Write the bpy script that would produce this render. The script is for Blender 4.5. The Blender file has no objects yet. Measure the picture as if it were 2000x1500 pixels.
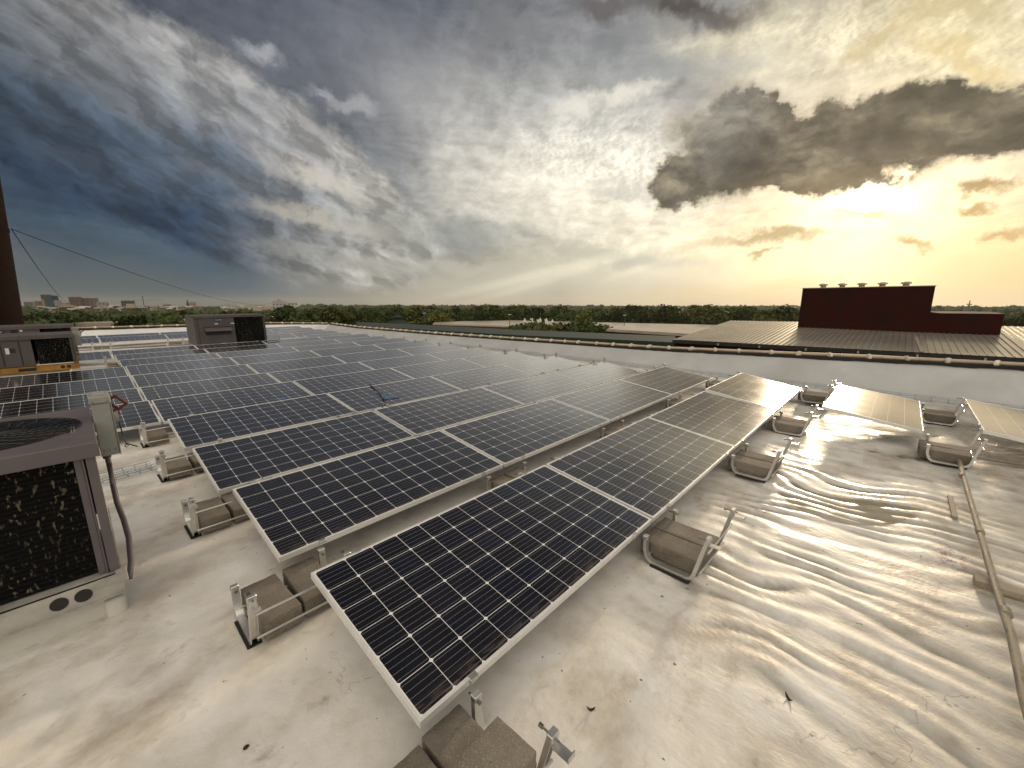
import bpy, bmesh, math, random
from mathutils import Vector, Matrix
random.seed(7)
C = bpy.context.scene.collection
SC = bpy.context.scene
RAD = math.radians

# ------------------------------------------------------------------ camera
CR = ((0.6843374549059564, -0.7291455228331588, -0.00539020822952202),
      (-0.14956323295638957, -0.13312935473160192, -0.9797486485087903),
      (0.7136617456190508, 0.6712848735369568, -0.20015876548072775))   # right, down, forward
CPOS = Vector((-0.64889, 0.35209, 1.75792))
FPX = 801.246            # focal length in pixels of a 2000 px wide frame
cam = bpy.data.objects.new('camera', bpy.data.cameras.new('camera'))
C.objects.link(cam)
rt, dn, fw = [Vector(v) for v in CR]
cam.matrix_world = Matrix.Translation(CPOS) @ Matrix((rt, -dn, -fw)).transposed().to_4x4()
cam.data.sensor_width = 36.0
cam.data.lens = FPX / 2000 * 36
cam.data.clip_start = 0.02
cam.data.clip_end = 20000
SC.camera = cam
SC.render.resolution_x, SC.render.resolution_y = 1024, 768
SC.view_settings.view_transform = 'Standard'
SC.view_settings.look = 'None'
SC.view_settings.exposure = 0.22
SC.view_settings.gamma = 1.0


def ray(u, v):
    """direction in the world of a point of the photograph (used for the sky's features only)"""
    return (rt * ((u - 1000) / FPX) + dn * ((v - 750) / FPX) + fw).normalized()


def azel(u, v):
    d = ray(u, v)
    return math.degrees(math.atan2(d.y, d.x)), math.degrees(math.asin(d.z))


def lin(c):
    f = lambda s: s / 12.92 if s <= 0.04045 else ((s + 0.055) / 1.055) ** 2.4
    return tuple(f(x / 255.0) for x in c)


# ------------------------------------------------------------------ node helper
class NT:
    def __init__(self, tree):
        self.t = tree; self.n = tree.nodes; self.l = tree.links

    def put(self, sock, v):
        if v is None:
            return
        if isinstance(v, bpy.types.NodeSocket):
            self.l.new(v, sock)
        elif isinstance(v, (tuple, list, Vector)):
            v = tuple(v)
            if sock.type == 'RGBA' and len(v) == 3:
                v = v + (1.0,)
            sock.default_value = v
        else:
            if sock.type in ('RGBA',):
                sock.default_value = (v, v, v, 1)
            elif sock.type == 'VECTOR':
                sock.default_value = (v, v, v)
            else:
                sock.default_value = v

    def m(self, op, a, b=None, c=None, clamp=False):
        n = self.n.new('ShaderNodeMath'); n.operation = op; n.use_clamp = clamp
        for i, x in enumerate((a, b, c)):
            if x is not None:
                self.put(n.inputs[i], x)
        return n.outputs[0]

    def v(self, op, a, b=None, s=None):
        n = self.n.new('ShaderNodeVectorMath'); n.operation = op
        self.put(n.inputs[0], a)
        if b is not None: self.put(n.inputs[1], b)
        if s is not None: self.put(n.inputs['Scale'], s)
        return n.outputs['Value'] if op in ('DOT_PRODUCT', 'LENGTH', 'DISTANCE') else n.outputs[0]

    def xyz(self, x, y, z=0.0):
        n = self.n.new('ShaderNodeCombineXYZ')
        for i, a in enumerate((x, y, z)): self.put(n.inputs[i], a)
        return n.outputs[0]

    def sep(self, v):
        n = self.n.new('ShaderNodeSeparateXYZ'); self.put(n.inputs[0], v); return n.outputs

    def mr(self, x, a, b, c=0.0, d=1.0, smooth=True):
        n = self.n.new('ShaderNodeMapRange'); n.interpolation_type = 'SMOOTHSTEP' if smooth else 'LINEAR'
        for i, q in enumerate((x, a, b, c, d)): self.put(n.inputs[i], q)
        return n.outputs[0]

    def mix(self, f, a, b, mode='MIX'):
        n = self.n.new('ShaderNodeMix'); n.data_type = 'RGBA'; n.blend_type = mode; n.clamp_factor = True
        self.put(n.inputs[0], f); self.put(n.inputs[6], a); self.put(n.inputs[7], b)
        return n.outputs[2]

    def noise(self, vec, scale, detail=4, rough=0.55, dist=0.0, color=False, dim='3D'):
        n = self.n.new('ShaderNodeTexNoise'); n.noise_dimensions = dim
        self.put(n.inputs['Vector'], vec)
        n.inputs['Scale'].default_value = scale; n.inputs['Detail'].default_value = detail
        n.inputs['Roughness'].default_value = rough; n.inputs['Distortion'].default_value = dist
        return n.outputs['Color'] if color else n.outputs['Fac']

    def ramp(self, f, stops, interp='LINEAR'):
        n = self.n.new('ShaderNodeValToRGB'); n.color_ramp.interpolation = interp
        els = n.color_ramp.elements
        while len(els) < len(stops): els.new(0.5)
        for e, (p, c) in zip(els, stops):
            e.position = p; e.color = tuple(c) + (1,) if len(c) == 3 else c
        self.put(n.inputs[0], f)
        return n.outputs[0]


# ------------------------------------------------------------------ sky
SUN_AZ, SUN_EL = 3.6, 10.4
world = bpy.data.worlds.new("World"); SC.world = world; world.use_nodes = True
N = NT(world.node_tree); N.n.clear()
tc = N.n.new('ShaderNodeTexCoord')
dirv = N.v('NORMALIZE', tc.outputs['Generated'])
dx, dy, dz = N.sep(dirv)
az = N.m('MULTIPLY', N.m('ARCTAN2', dy, dx), 180 / math.pi)
el = N.m('MULTIPLY', N.m('ARCSINE', dz), 180 / math.pi)
# bearings behind the back of the sun keep a continuous value either side of the camera's view
azc = N.m('SUBTRACT', N.m('MODULO', N.m('ADD', az, 360 + 137.0), 360.0), 137.0)
P = N.xyz(azc, el, 1.0)
# warped copies of the bearing, for billowing cloud edges
nw1 = N.v('SUBTRACT', N.noise(P, 0.045, 5, 0.5, color=True), (0.5, 0.5, 0.5))
nw2 = N.v('SUBTRACT', N.noise(P, 0.21, 6, 0.62, color=True), (0.5, 0.5, 0.5))
nw3 = N.v('SUBTRACT', N.noise(P, 0.75, 5, 0.62, color=True), (0.5, 0.5, 0.5))
Pw = N.v('ADD', N.v('ADD', P, N.v('MULTIPLY', nw3, (2.4, 1.8, 0))), N.v('ADD', N.v('MULTIPLY', nw1, (16, 9, 0)), N.v('MULTIPLY', nw2, (6.5, 4.5, 0))))
Psoft = N.v('ADD', P, N.v('MULTIPLY', nw1, (22, 14, 0)))
# coordinates on a high flat cloud sheet, for streaks that run towards the horizon
zz = N.m('ADD', N.m('MAXIMUM', dz, 0.0), 0.13)
qx = N.m('DIVIDE', dx, zz); qy = N.m('DIVIDE', dy, zz)
ca, sa = math.cos(RAD(36)), math.sin(RAD(36))
qu = N.m('ADD', N.m('MULTIPLY', qx, ca), N.m('MULTIPLY', qy, sa))
qv = N.m('SUBTRACT', N.m('MULTIPLY', qy, ca), N.m('MULTIPLY', qx, sa))
Q = N.xyz(N.m('MULTIPLY', qu, 0.55), N.m('MULTIPLY', qv, 1.5), 0.3)
st1 = N.noise(Q, 1.1, 7, 0.58, 0.5)
st2 = N.noise(Q, 3.6, 6, 0.6, 0.8)


def blob(u, v, ru, rv, rot, base=None, lo=0.0, hi=1.0):
    """elliptical patch of sky around a feature of the photograph; ru, rv in its pixels, rot in degrees"""
    a0, e0 = azel(u, v)
    h = 4.0
    a1, e1 = azel(u + h, v); a2, e2 = azel(u, v + h)
    J = Matrix((((a1 - a0) / h, (a2 - a0) / h), ((e1 - e0) / h, (e2 - e0) / h))).inverted()
    c, s = math.cos(RAD(rot)), math.sin(RAD(rot))
    M = Matrix(((c / ru, s / ru), (-s / rv, c / rv))) @ J
    k = M @ Vector((a0, e0))
    src = P if base is None else base
    r1 = N.v('DOT_PRODUCT', src, (M[0][0], M[0][1], -k[0]))
    r2 = N.v('DOT_PRODUCT', src, (M[1][0], M[1][1], -k[1]))
    r = N.v('LENGTH', N.xyz(r1, r2, 0.0))
    return N.mr(r, hi, lo)         # 1 inside lo, 0 beyond hi


nish = N.n.new('ShaderNodeTexSky'); nish.sky_type = 'NISHITA'
nish.sun_disc = False
nish.sun_elevation = RAD(SUN_EL)
nish.sun_rotation = RAD(90 - SUN_AZ)
nish.altitude = 100; nish.air_density = 1.2; nish.dust_density = 2.5; nish.ozone_density = 1.2
N.put(nish.inputs['Vector'], dirv)
col = N.v('SCALE', nish.outputs[0], s=0.06)
# broad tints of the overcast, feature by feature (sRGB values)
col = N.mix(0.72, col, lin((120, 124, 128)))
for (u, v, ru, rv, rot, c, k) in (
        (-50, -50, 900, 520, 0, (44, 54, 70), .95),
        (600, 20, 620, 330, 0, (92, 97, 110), .95),
        (120, 400, 520, 260, 12, (46, 66, 90), .95),
        (420, 510, 560, 150, 8, (78, 98, 112), .9),
        (200, 585, 600, 80, 0, (92, 104, 106), .85),
        (800, 200, 380, 230, 25, (128, 131, 139), .9),
        (1080, 330, 430, 270, 16, (222, 218, 208), .92),
        (1150, 380, 400, 180, 5, (244, 236, 217), .9),
        (1050, 560, 620, 120, 0, (206, 200, 178), .9),
        (1180, 60, 420, 170, 0, (140, 140, 142), .85),
        (1850, 90, 620, 260, 0, (216, 203, 164), .95),
        (1500, 110, 300, 150, 0, (218, 208, 180), .85),
        (1300, 470, 420, 160, 0, (236, 226, 200), .9),
        (1650, 480, 560, 190, 0, (250, 228, 180), .95),
        (2000, 520, 420, 200, 0, (224, 196, 138), .9),
        (1600, 590, 800, 50, 0, (222, 200, 150), .8),
):
    col = N.mix(N.m('MULTIPLY', blob(u, v, ru, rv, rot, Psoft), k), col, lin(c))

# streaky high cloud
pf = N.noise(Pw, 0.42, 7, 0.6)
s = N.m('ADD', N.m('MULTIPLY', st1, 0.35), N.m('ADD', N.m('MULTIPLY', st2, 0.25), N.m('MULTIPLY', pf, 0.40)))
hi_gain = N.mr(s, 0.36, 0.66, 0.86, 1.14)
hi_gain = N.m('ADD', 1.0, N.m('MULTIPLY', N.m('SUBTRACT', hi_gain, 1.0), N.mr(dz, .01, .14)))
col = N.v('SCALE', col, s=hi_gain)

# the long bank of broken cloud on the left, bright on its upper edge, lit from the right
def frame2(u, v, ru, rv, rot, src):
    """coordinates across a feature: first along rot, second across it, in its own radii"""
    a0, e0 = azel(u, v); h = 4.0
    a1, e1 = azel(u + h, v); a2, e2 = azel(u, v + h)
    J = Matrix((((a1 - a0) / h, (a2 - a0) / h), ((e1 - e0) / h, (e2 - e0) / h))).inverted()
    c, s_ = math.cos(RAD(rot)), math.sin(RAD(rot))
    Mx = Matrix(((c / ru, s_ / ru), (-s_ / rv, c / rv))) @ J
    k = Mx @ Vector((a0, e0))
    return (N.v('DOT_PRODUCT', src, (Mx[0][0], Mx[0][1], -k[0])), N.v('DOT_PRODUCT', src, (Mx[1][0], Mx[1][1], -k[1])))


def relief(vec, off, scale, detail=6, rough=.56):
    """difference of a cloud noise and itself a little nearer the sun: bright on the sunward side of each lump"""
    n1 = N.noise(vec, scale, detail, rough); n2 = N.noise(N.v('ADD', vec, off), scale, detail, rough)
    return n1, N.m('SUBTRACT', n1, n2)


Pe = N.v('ADD', N.v('ADD', P, N.v('MULTIPLY', nw3, (2.2, 1.8, 0))), N.v('ADD', N.v('MULTIPLY', nw1, (7, 4, 0)), N.v('MULTIPLY', nw2, (5.0, 3.6, 0))))
b1, b2 = frame2(400, 310, 640, 200, 26, Pe)
p1_, p2_ = frame2(400, 310, 640, 200, 26, P)
bank = N.mr(N.v('LENGTH', N.xyz(N.m('MULTIPLY', b1, .86), b2, 0)), 1.0, .80)
BV = N.xyz(N.m('MULTIPLY', p1_, 2.7), N.m('MULTIPLY', p2_, 2.2), 0.0)
BV = N.v('ADD', BV, N.v('ADD', N.v('MULTIPLY', nw2, (.55, .42, 0)), N.v('MULTIPLY', nw3, (.10, .10, 0))))
rn, rl = relief(BV, (.13, -.15, 0), 1.25, 7, .5)
rn2, rl2 = relief(BV, (.04, -.05, 0), 4.0, 4, .5)
across = N.m('ADD', p2_, N.m('MULTIPLY', N.m('SUBTRACT', rn, .5), 1.3))
bankc = N.ramp(N.mr(across, -1.0, 1.0, 0, 1, smooth=False), [(0.05, lin((176, 174, 172))), (0.30, lin((142, 145, 149))), (0.55, lin((92, 104, 118))), (0.85, lin((56, 72, 92)))])
bankc = N.mix(N.mr(p1_, .05, .85, 0, .75), bankc, lin((196, 192, 180)))
bankc = N.v('SCALE', bankc, s=N.mr(p1_, -.95, .1, .55, 1.0))
gain = N.m('ADD', 1.0, N.m('ADD', N.m('MULTIPLY', rl, 3.5), N.m('MULTIPLY', rl2, 1.1)))
gain = N.m('MINIMUM', N.m('MAXIMUM', gain, .66), 1.75)
bankc = N.v('SCALE', bankc, s=gain)
col = N.mix(N.m('MULTIPLY', bank, N.mr(rn, .28, .46, .45, 1.0)), col, bankc)
# the same modelling, weaker, over the low cloud between bank and horizon and over the bright right half
rn3, rl3 = relief(N.v('ADD', N.v('MULTIPLY', P, (.8, 1.9, 0)), N.v('MULTIPLY', nw2, (3, 3, 0))), (-1.0, .7, 0), .16, 7, .6)
calm = N.m('SUBTRACT', 1.0, N.m('MULTIPLY', blob(740, 120, 300, 150, 15, P, .4, 1.0), .7))
g3 = N.m('ADD', 1.0, N.m('MULTIPLY', rl3, N.m('MULTIPLY', N.m('MULTIPLY', calm, N.mr(el, 3, 9)), 1.5)))
g3 = N.m('MINIMUM', N.m('MAXIMUM', g3, .72), 1.35)
col = N.mix(N.m('SUBTRACT', 1.0, N.m('MULTIPLY', bank, .8)), col, N.v('SCALE', col, s=g3))
rn4, rl4 = relief(N.v('ADD', N.v('MULTIPLY', P, (1.0, 1.5, 0)), N.v('MULTIPLY', nw2, (2, 2, 0))), (-.35, -.1, 0), .85, 5, .6)
ac = blob(1190, 320, 260, 120, 10, Psoft, .2, 1.0)
ac2 = blob(1750, 90, 480, 150, 0, Psoft, .3, 1.0)
g4 = N.m('ADD', 1.0, N.m('MULTIPLY', rl4, N.m('MULTIPLY', N.m('MAXIMUM', ac, ac2), 1.1)))
col = N.v('SCALE', col, s=g4)
lumps = N.noise(Pw, 0.24, 6, 0.55)
for (u, v, ru, rv, rot, c, k) in (
        (500, 105, 44, 20, 20, (172, 174, 178), .9),
        (620, 178, 26, 10, 25, (180, 182, 186), .8),
        (690, 205, 60, 14, 8, (186, 186, 188), .6),
        (610, 345, 110, 22, 20, (222, 214, 202), .75),
        (640, 425, 150, 16, 10, (206, 198, 184), .7),
        (1170, 200, 80, 20, -6, (236, 230, 216), .7),
        (1250, 185, 60, 14, -14, (226, 220, 206), .6),
        (740, 512, 200, 14, 8, (178, 176, 166), .6),
        (900, 520, 120, 12, 4, (196, 192, 178), .6),
):
    msk = blob(u, v, ru * 1.5, rv * 1.6, rot, Pe, .25, 1.0)
    msk = N.m('MULTIPLY', msk, N.mr(lumps, .3, .5, .35, 1.0))
    col = N.mix(N.m('MULTIPLY', msk, k), col, lin(c))
for (u, v, ru, rv, rot, c, k) in (
        (860, 440, 190, 34, 10, (150, 154, 150), .5),
        (1200, 500, 200, 22, 4, (190, 186, 168), .8),
        (1200, 22, 90, 34, 6, (96, 92, 90), .85),
        (1380, 26, 120, 40, 6, (78, 72, 68), .95),
        (930, 100, 34, 40, 70, (128, 128, 132), .7),
        (1000, 40, 130, 36, 10, (126, 126, 128), .6),
        (1280, 90, 150, 30, -20, (128, 130, 130), .6),
        (1350, 150, 150, 30, -14, (150, 152, 150), .6),
        (1210, 380, 60, 14, 0, (190, 188, 180), .6),
        (1700, 100, 130, 26, -24, (176, 158, 112), .7),
        (1900, 120, 130, 26, 10, (190, 166, 108), .7),
        (1850, 40, 160, 24, 8, (176, 160, 114), .7),
):
    msk = blob(u, v, ru * 1.35, rv * 1.45, rot, Pw, .2, 1.0)
    col = N.mix(N.m('MULTIPLY', msk, k), col, lin(c))

# brightness around the veiled sun (light, so it may run past white)
sund = ray(1712, 384)
cs = N.v('DOT_PRODUCT', dirv, tuple(sund))
ang = N.m('MULTIPLY', N.m('ARCCOSINE', N.m('MINIMUM', cs, 0.999999)), 180 / math.pi)
g1 = N.m('POWER', N.mr(ang, 34, 0, 0, 1, smooth=False), 3.0)
col = N.mix(1.0, col, N.v('SCALE', (1.0, 0.84, 0.60), s=N.m('MULTIPLY', g1, 0.62)), 'ADD')
gl = blob(1715, 378, 135, 46, -6, Pw, .1, 1.0)
col = N.mix(1.0, col, N.v('SCALE', (1.0, 0.86, 0.62), s=N.m('MULTIPLY', N.m('POWER', gl, 2.0), 7.0)), 'ADD')

# the heavy dark cloud in front of the sun
dk = None
Pd = N.v('ADD', N.v('ADD', P, N.v('MULTIPLY', nw3, (2.6, 2.2, 0))), N.v('ADD', N.v('MULTIPLY', nw1, (5, 3, 0)), N.v('MULTIPLY', nw2, (5.5, 4.2, 0))))
for (u, v, ru, rv, rot, lo) in (
        (1930, 232, 330, 82, -3, .72),
        (1660, 270, 290, 84, -8, .7),
        (1430, 332, 190, 60, -18, .65),
        (1320, 350, 60, 44, -30, .65),
        (1400, 255, 130, 60, -10, .35),
        (1480, 215, 90, 46, 20, .15),
        (1640, 330, 190, 44, 3, .7),
):
    b_ = blob(u, v, ru * 1.5, rv * 1.5, rot, Pd, 0, 1.0)
    dk = b_ if dk is None else N.m('ADD', dk, b_)
dsoft = N.mr(dk, .30, 1.0)
dk = N.mr(dk, .24, .78)
hole = blob(1768, 336, 44, 22, 30, Pd, .1, 1.0)
dk = N.m('MULTIPLY', dk, N.m('SUBTRACT', 1.0, N.m('MULTIPLY', hole, .9)))
dn_, dl_ = relief(N.v('ADD', N.v('MULTIPLY', P, (.8, 1.3, 0)), N.v('MULTIPLY', nw2, (3, 3, 0))), (-.9, .9, 0), .19, 7, .58)
dkc = N.ramp(dn_, [(0.3, lin((62, 58, 50))), (0.5, lin((88, 81, 68))), (0.68, lin((132, 122, 102)))])
dkc = N.mix(N.mr(dsoft, .75, 0, 0, .6), dkc, lin((158, 148, 124)))
dkc = N.mix(N.m('MULTIPLY', blob(1380, 230, 170, 120, 0, Psoft), .7), dkc, lin((150, 146, 136)))
dkc = N.mix(N.m('MULTIPLY', blob(1600, 345, 260, 46, 0, Psoft), .55), dkc, lin((128, 112, 84)))
dkc = N.v('SCALE', dkc, s=N.m('MINIMUM', N.m('MAXIMUM', N.m('ADD', 1.0, N.m('MULTIPLY', dl_, 2.6)), .6), 1.8))
rim = N.m('MULTIPLY', dk, N.m('SUBTRACT', 1.0, dk))
col = N.mix(N.m('MULTIPLY', dk, .93), col, dkc)
col = N.mix(1.0, col, N.v('SCALE', (0.9, 0.75, 0.5), s=N.m('MULTIPLY', rim, 0.30)), 'ADD')
for (u, v, ru, rv, rot, c, k) in (
        (1540, 457, 120, 13, 1, (190, 164, 118), .85),
        (1460, 462, 90, 12, 3, (206, 186, 146), .7),
        (1520, 491, 40, 6, -2, (196, 168, 118), .8),
        (1700, 408, 70, 6, 0, (232, 186, 110), .7),
        (1820, 455, 60, 12, 6, (206, 172, 110), .8),
        (1975, 345, 60, 16, -4, (168, 140, 90), .85),
        (1960, 392, 60, 12, 4, (190, 158, 100), .8),
        (1990, 450, 50, 12, 4, (196, 162, 104), .7),
):
    msk = blob(u, v, ru * 1.3, rv * 1.6, rot, Pw, .15, 1.0)
    col = N.mix(N.m('MULTIPLY', msk, k), col, lin(c))
for (u, v, ru, rv, rot, g) in ((1100, 525, 420, 17, -14, .16), (1010, 565, 330, 12, -16, .10), (1330, 500, 260, 12, -18, .08)):
    col = N.mix(1.0, col, N.v('SCALE', (1.0, .9, .66), s=N.m('MULTIPLY', blob(u, v, ru, rv, rot, P, 0, 1), g)), 'ADD')
col = N.v('SCALE', col, s=N.mr(azc, 20, 62, 1.0, .80))
# unseen sky behind and above the camera, brightened as added fill light
# and unseen sky high ahead, darkened to keep the near panels' reflections dark
hd = N.v('DOT_PRODUCT', dirv, (.714, .671, .0))
col = N.mix(N.m('MULTIPLY', N.mr(dz, .50, .70), N.mr(hd, -.05, .3, 0, .9)), col, (.040, .042, .055))
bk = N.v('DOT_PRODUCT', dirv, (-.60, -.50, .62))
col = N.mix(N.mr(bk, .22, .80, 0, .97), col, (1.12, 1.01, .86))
# below the horizon: dull ground tone
col = N.mix(N.mr(dz, -0.02, -0.10), col, (0.10, 0.10, 0.08))
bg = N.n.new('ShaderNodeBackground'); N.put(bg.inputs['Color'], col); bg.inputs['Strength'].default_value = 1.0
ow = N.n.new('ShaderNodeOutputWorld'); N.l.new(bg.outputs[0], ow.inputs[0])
world.cycles.sampling_method = 'MANUAL'; world.cycles.sample_map_resolution = 1024

# ------------------------------------------------------------------ sun, softened by the cloud in front of it
sl = bpy.data.lights.new('sun', 'SUN'); sl.energy = 2.2; sl.angle = RAD(5.0); sl.color = (1.0, 0.80, 0.55)
sun = bpy.data.objects.new('sun', sl); C.objects.link(sun)
sd = Vector((math.cos(RAD(SUN_EL)) * math.cos(RAD(SUN_AZ)), math.cos(RAD(SUN_EL)) * math.sin(RAD(SUN_AZ)), math.sin(RAD(SUN_EL))))
sun.rotation_euler = sd.to_track_quat('Z', 'Y').to_euler()
sun.location = (30, 2, 12)

# ================================================================== materials
def mat(name):
    m = bpy.data.materials.new(name); m.use_nodes = True
    t = NT(m.node_tree)
    return m, t, t.n['Principled BSDF']


def pbr(name, col, rough=0.6, metal=0.0, spec=0.5, var=0.0, vscale=6.0, bump=0.0, bscale=60.0, coat=0.0):
    m, t, b = mat(name)
    b.inputs['Roughness'].default_value = rough; b.inputs['Metallic'].default_value = metal
    b.inputs['Specular IOR Level'].default_value = spec; b.inputs['Coat Weight'].default_value = coat
    co = t.n.new('ShaderNodeTexCoord').outputs['Object']
    if var > 0:
        n = t.noise(co, vscale, 5, 0.6)
        c1 = tuple(x * (1 - var) for x in col); c2 = tuple(min(1, x * (1 + var)) for x in col)
        t.put(b.inputs['Base Color'], t.ramp(n, [(0.3, c1), (0.7, c2)]))
        t.put(b.inputs['Roughness'], t.mr(n, .3, .7, rough * .85, min(1, rough * 1.15)))
    else:
        b.inputs['Base Color'].default_value = tuple(col) + (1,)
    if bump > 0:
        bn = t.n.new('ShaderNodeBump'); bn.inputs['Strength'].default_value = 1.0
        bn.inputs['Distance'].default_value = bump
        t.put(bn.inputs['Height'], t.noise(co, bscale, 4, 0.6)); t.put(b.inputs['Normal'], bn.outputs[0])
    return m


M = {}
M['alu'] = pbr('aluminium', (0.62, 0.61, 0.58), 0.33, 0.85, var=.12, vscale=9)
M['frame'] = pbr('frame_metal', (0.76, 0.755, 0.73), 0.40, 0.35, var=.06, vscale=5)
M['rubber'] = pbr('rubber', (0.012, 0.012, 0.012), 0.8)
M['bolt'] = pbr('bolt_steel', (0.25, 0.24, 0.23), 0.35, 0.9)
M['galv'] = pbr('galvanised_wire', (0.30, 0.38, 0.42), 0.45, 0.7)
M['white_metal'] = pbr('white_painted_metal', (0.36, 0.345, 0.31), 0.5, 0.0, var=.35, vscale=5)
M['cabinet'] = pbr('cabinet_paint', (0.110, 0.093, 0.097), 0.5, 0.0, var=.16, vscale=3.0, bump=.0008, bscale=30)
M['cabinet_grey'] = pbr('cabinet_grey_paint', (0.085, 0.073, 0.069), 0.55, 0.0, var=.25, vscale=2.0)
M['black'] = pbr('black_plastic', (0.010, 0.010, 0.011), 0.45)
M['label'] = pbr('label_white', (0.7, 0.68, 0.62), 0.6)
M['blue'] = pbr('blue_badge', (0.015, 0.025, 0.10), 0.4)
M['boxgrey'] = pbr('switch_box_paint', (0.29, 0.295, 0.262), 0.5, 0.0, var=.10, vscale=9, bump=.0006, bscale=40)
M['red'] = pbr('red_handle', (0.10, 0.008, 0.010), 0.45)
M['yellow'] = pbr('yellow_rail_paint', (0.33, 0.17, 0.025), 0.55, 0.0, var=.45, vscale=3.5)
M['purple_pipe'] = pbr('conduit_grey', (0.075, 0.062, 0.068), 0.55, 0.0, var=.2, vscale=14)
M['curb'] = pbr('curb_membrane', (0.60, 0.58, 0.52), 0.5, 0.0, var=.16, vscale=2.5, bump=.004, bscale=9)
M['cable'] = pbr('cable_sheath', (0.008, 0.008, 0.009), 0.5)
M['tape'] = pbr('blue_tape', (0.02, 0.16, 0.45), 0.6)
M['leaf_dry'] = pbr('dry_leaf', (0.035, 0.018, 0.010), 0.8)
M['foam'] = pbr('pipe_foam', (0.60, 0.53, 0.42), 0.75, 0.0, var=.35, vscale=7, bump=.010, bscale=26)
M['foam_pipe'] = pbr('coping_pipe', (0.46, 0.37, 0.27), 0.55, 0.0, var=.3, vscale=2.2, bump=.003, bscale=18)
M['foam_dark'] = pbr('gutter_and_shadow_gap', (0.018, 0.015, 0.013), 0.8, 0.0, var=.5, vscale=5, bump=.01, bscale=14)
M['conduit'] = pbr('painted_conduit', (0.27, 0.235, 0.18), 0.7, 0.1, var=.42, vscale=9, bump=.0015, bscale=50)
M['wood'] = pbr('weathered_wood', (0.30, 0.25, 0.19), 0.8, 0.0, var=.3, vscale=16)
M['brickred'] = pbr('dark_red_brick', (0.022, 0.0030, 0.0020), 0.9, 0, .15, var=.5, vscale=.9)
M['trim'] = pbr('pale_coping', (0.35, 0.30, 0.22), 0.5)
M['green_metal'] = pbr('green_roofing', (0.007, 0.022, 0.016), 0.7, 0.0, var=.25, vscale=1.5)
M['stack'] = pbr('rusty_stack_brick', (0.011, 0.0045, 0.0032), 0.9, 0, .1, var=.5, vscale=1.2, bump=.03, bscale=6)
M['far_glass'] = pbr('dark_window_glass', (0.02, 0.03, 0.04), 0.2)
M['bark'] = pbr('bark', (0.05, 0.04, 0.03), 0.9)
M['asphalt'] = pbr('asphalt', (0.06, 0.058, 0.055), 0.85, var=.2, vscale=.3)


def block_mat():
    m, t, b = mat('concrete')
    co = t.n.new('ShaderNodeTexCoord').outputs['Object']
    oi = t.n.new('ShaderNodeObjectInfo')
    co = t.v('ADD', co, t.v('SCALE', (7.0, 3.0, 5.0), s=oi.outputs['Random']))
    n1 = t.noise(co, 7, 4, .6); n2 = t.noise(co, 160, 3, .7); n3 = t.noise(co, 34, 3, .6)
    base = t.ramp(n1, [(.3, (.115, .095, .072)), (.55, (.185, .158, .122)), (.75, (.26, .23, .18))])
    base = t.mix(t.mr(n2, .57, .66, 0, .9), base, (.40, .36, .30))
    base = t.mix(t.mr(n2, .40, .33, 0, .8), base, (.06, .05, .04))
    base = t.mix(t.mr(n3, .36, .28, 0, .8), base, (.04, .033, .027))
    base = t.mix(.35, base, t.mix(oi.outputs['Random'], (.11, .09, .07), (.27, .24, .20)))
    t.put(b.inputs['Base Color'], base); b.inputs['Roughness'].default_value = .88
    bn = t.n.new('ShaderNodeBump'); bn.inputs['Distance'].default_value = .006
    t.put(bn.inputs['Height'], t.m('ADD', t.m('MULTIPLY', n2, .6), t.m('MULTIPLY', n3, .8))); t.put(b.inputs['Normal'], bn.outputs[0])
    return m


M['block'] = block_mat()

CELL = 0.1605


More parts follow.
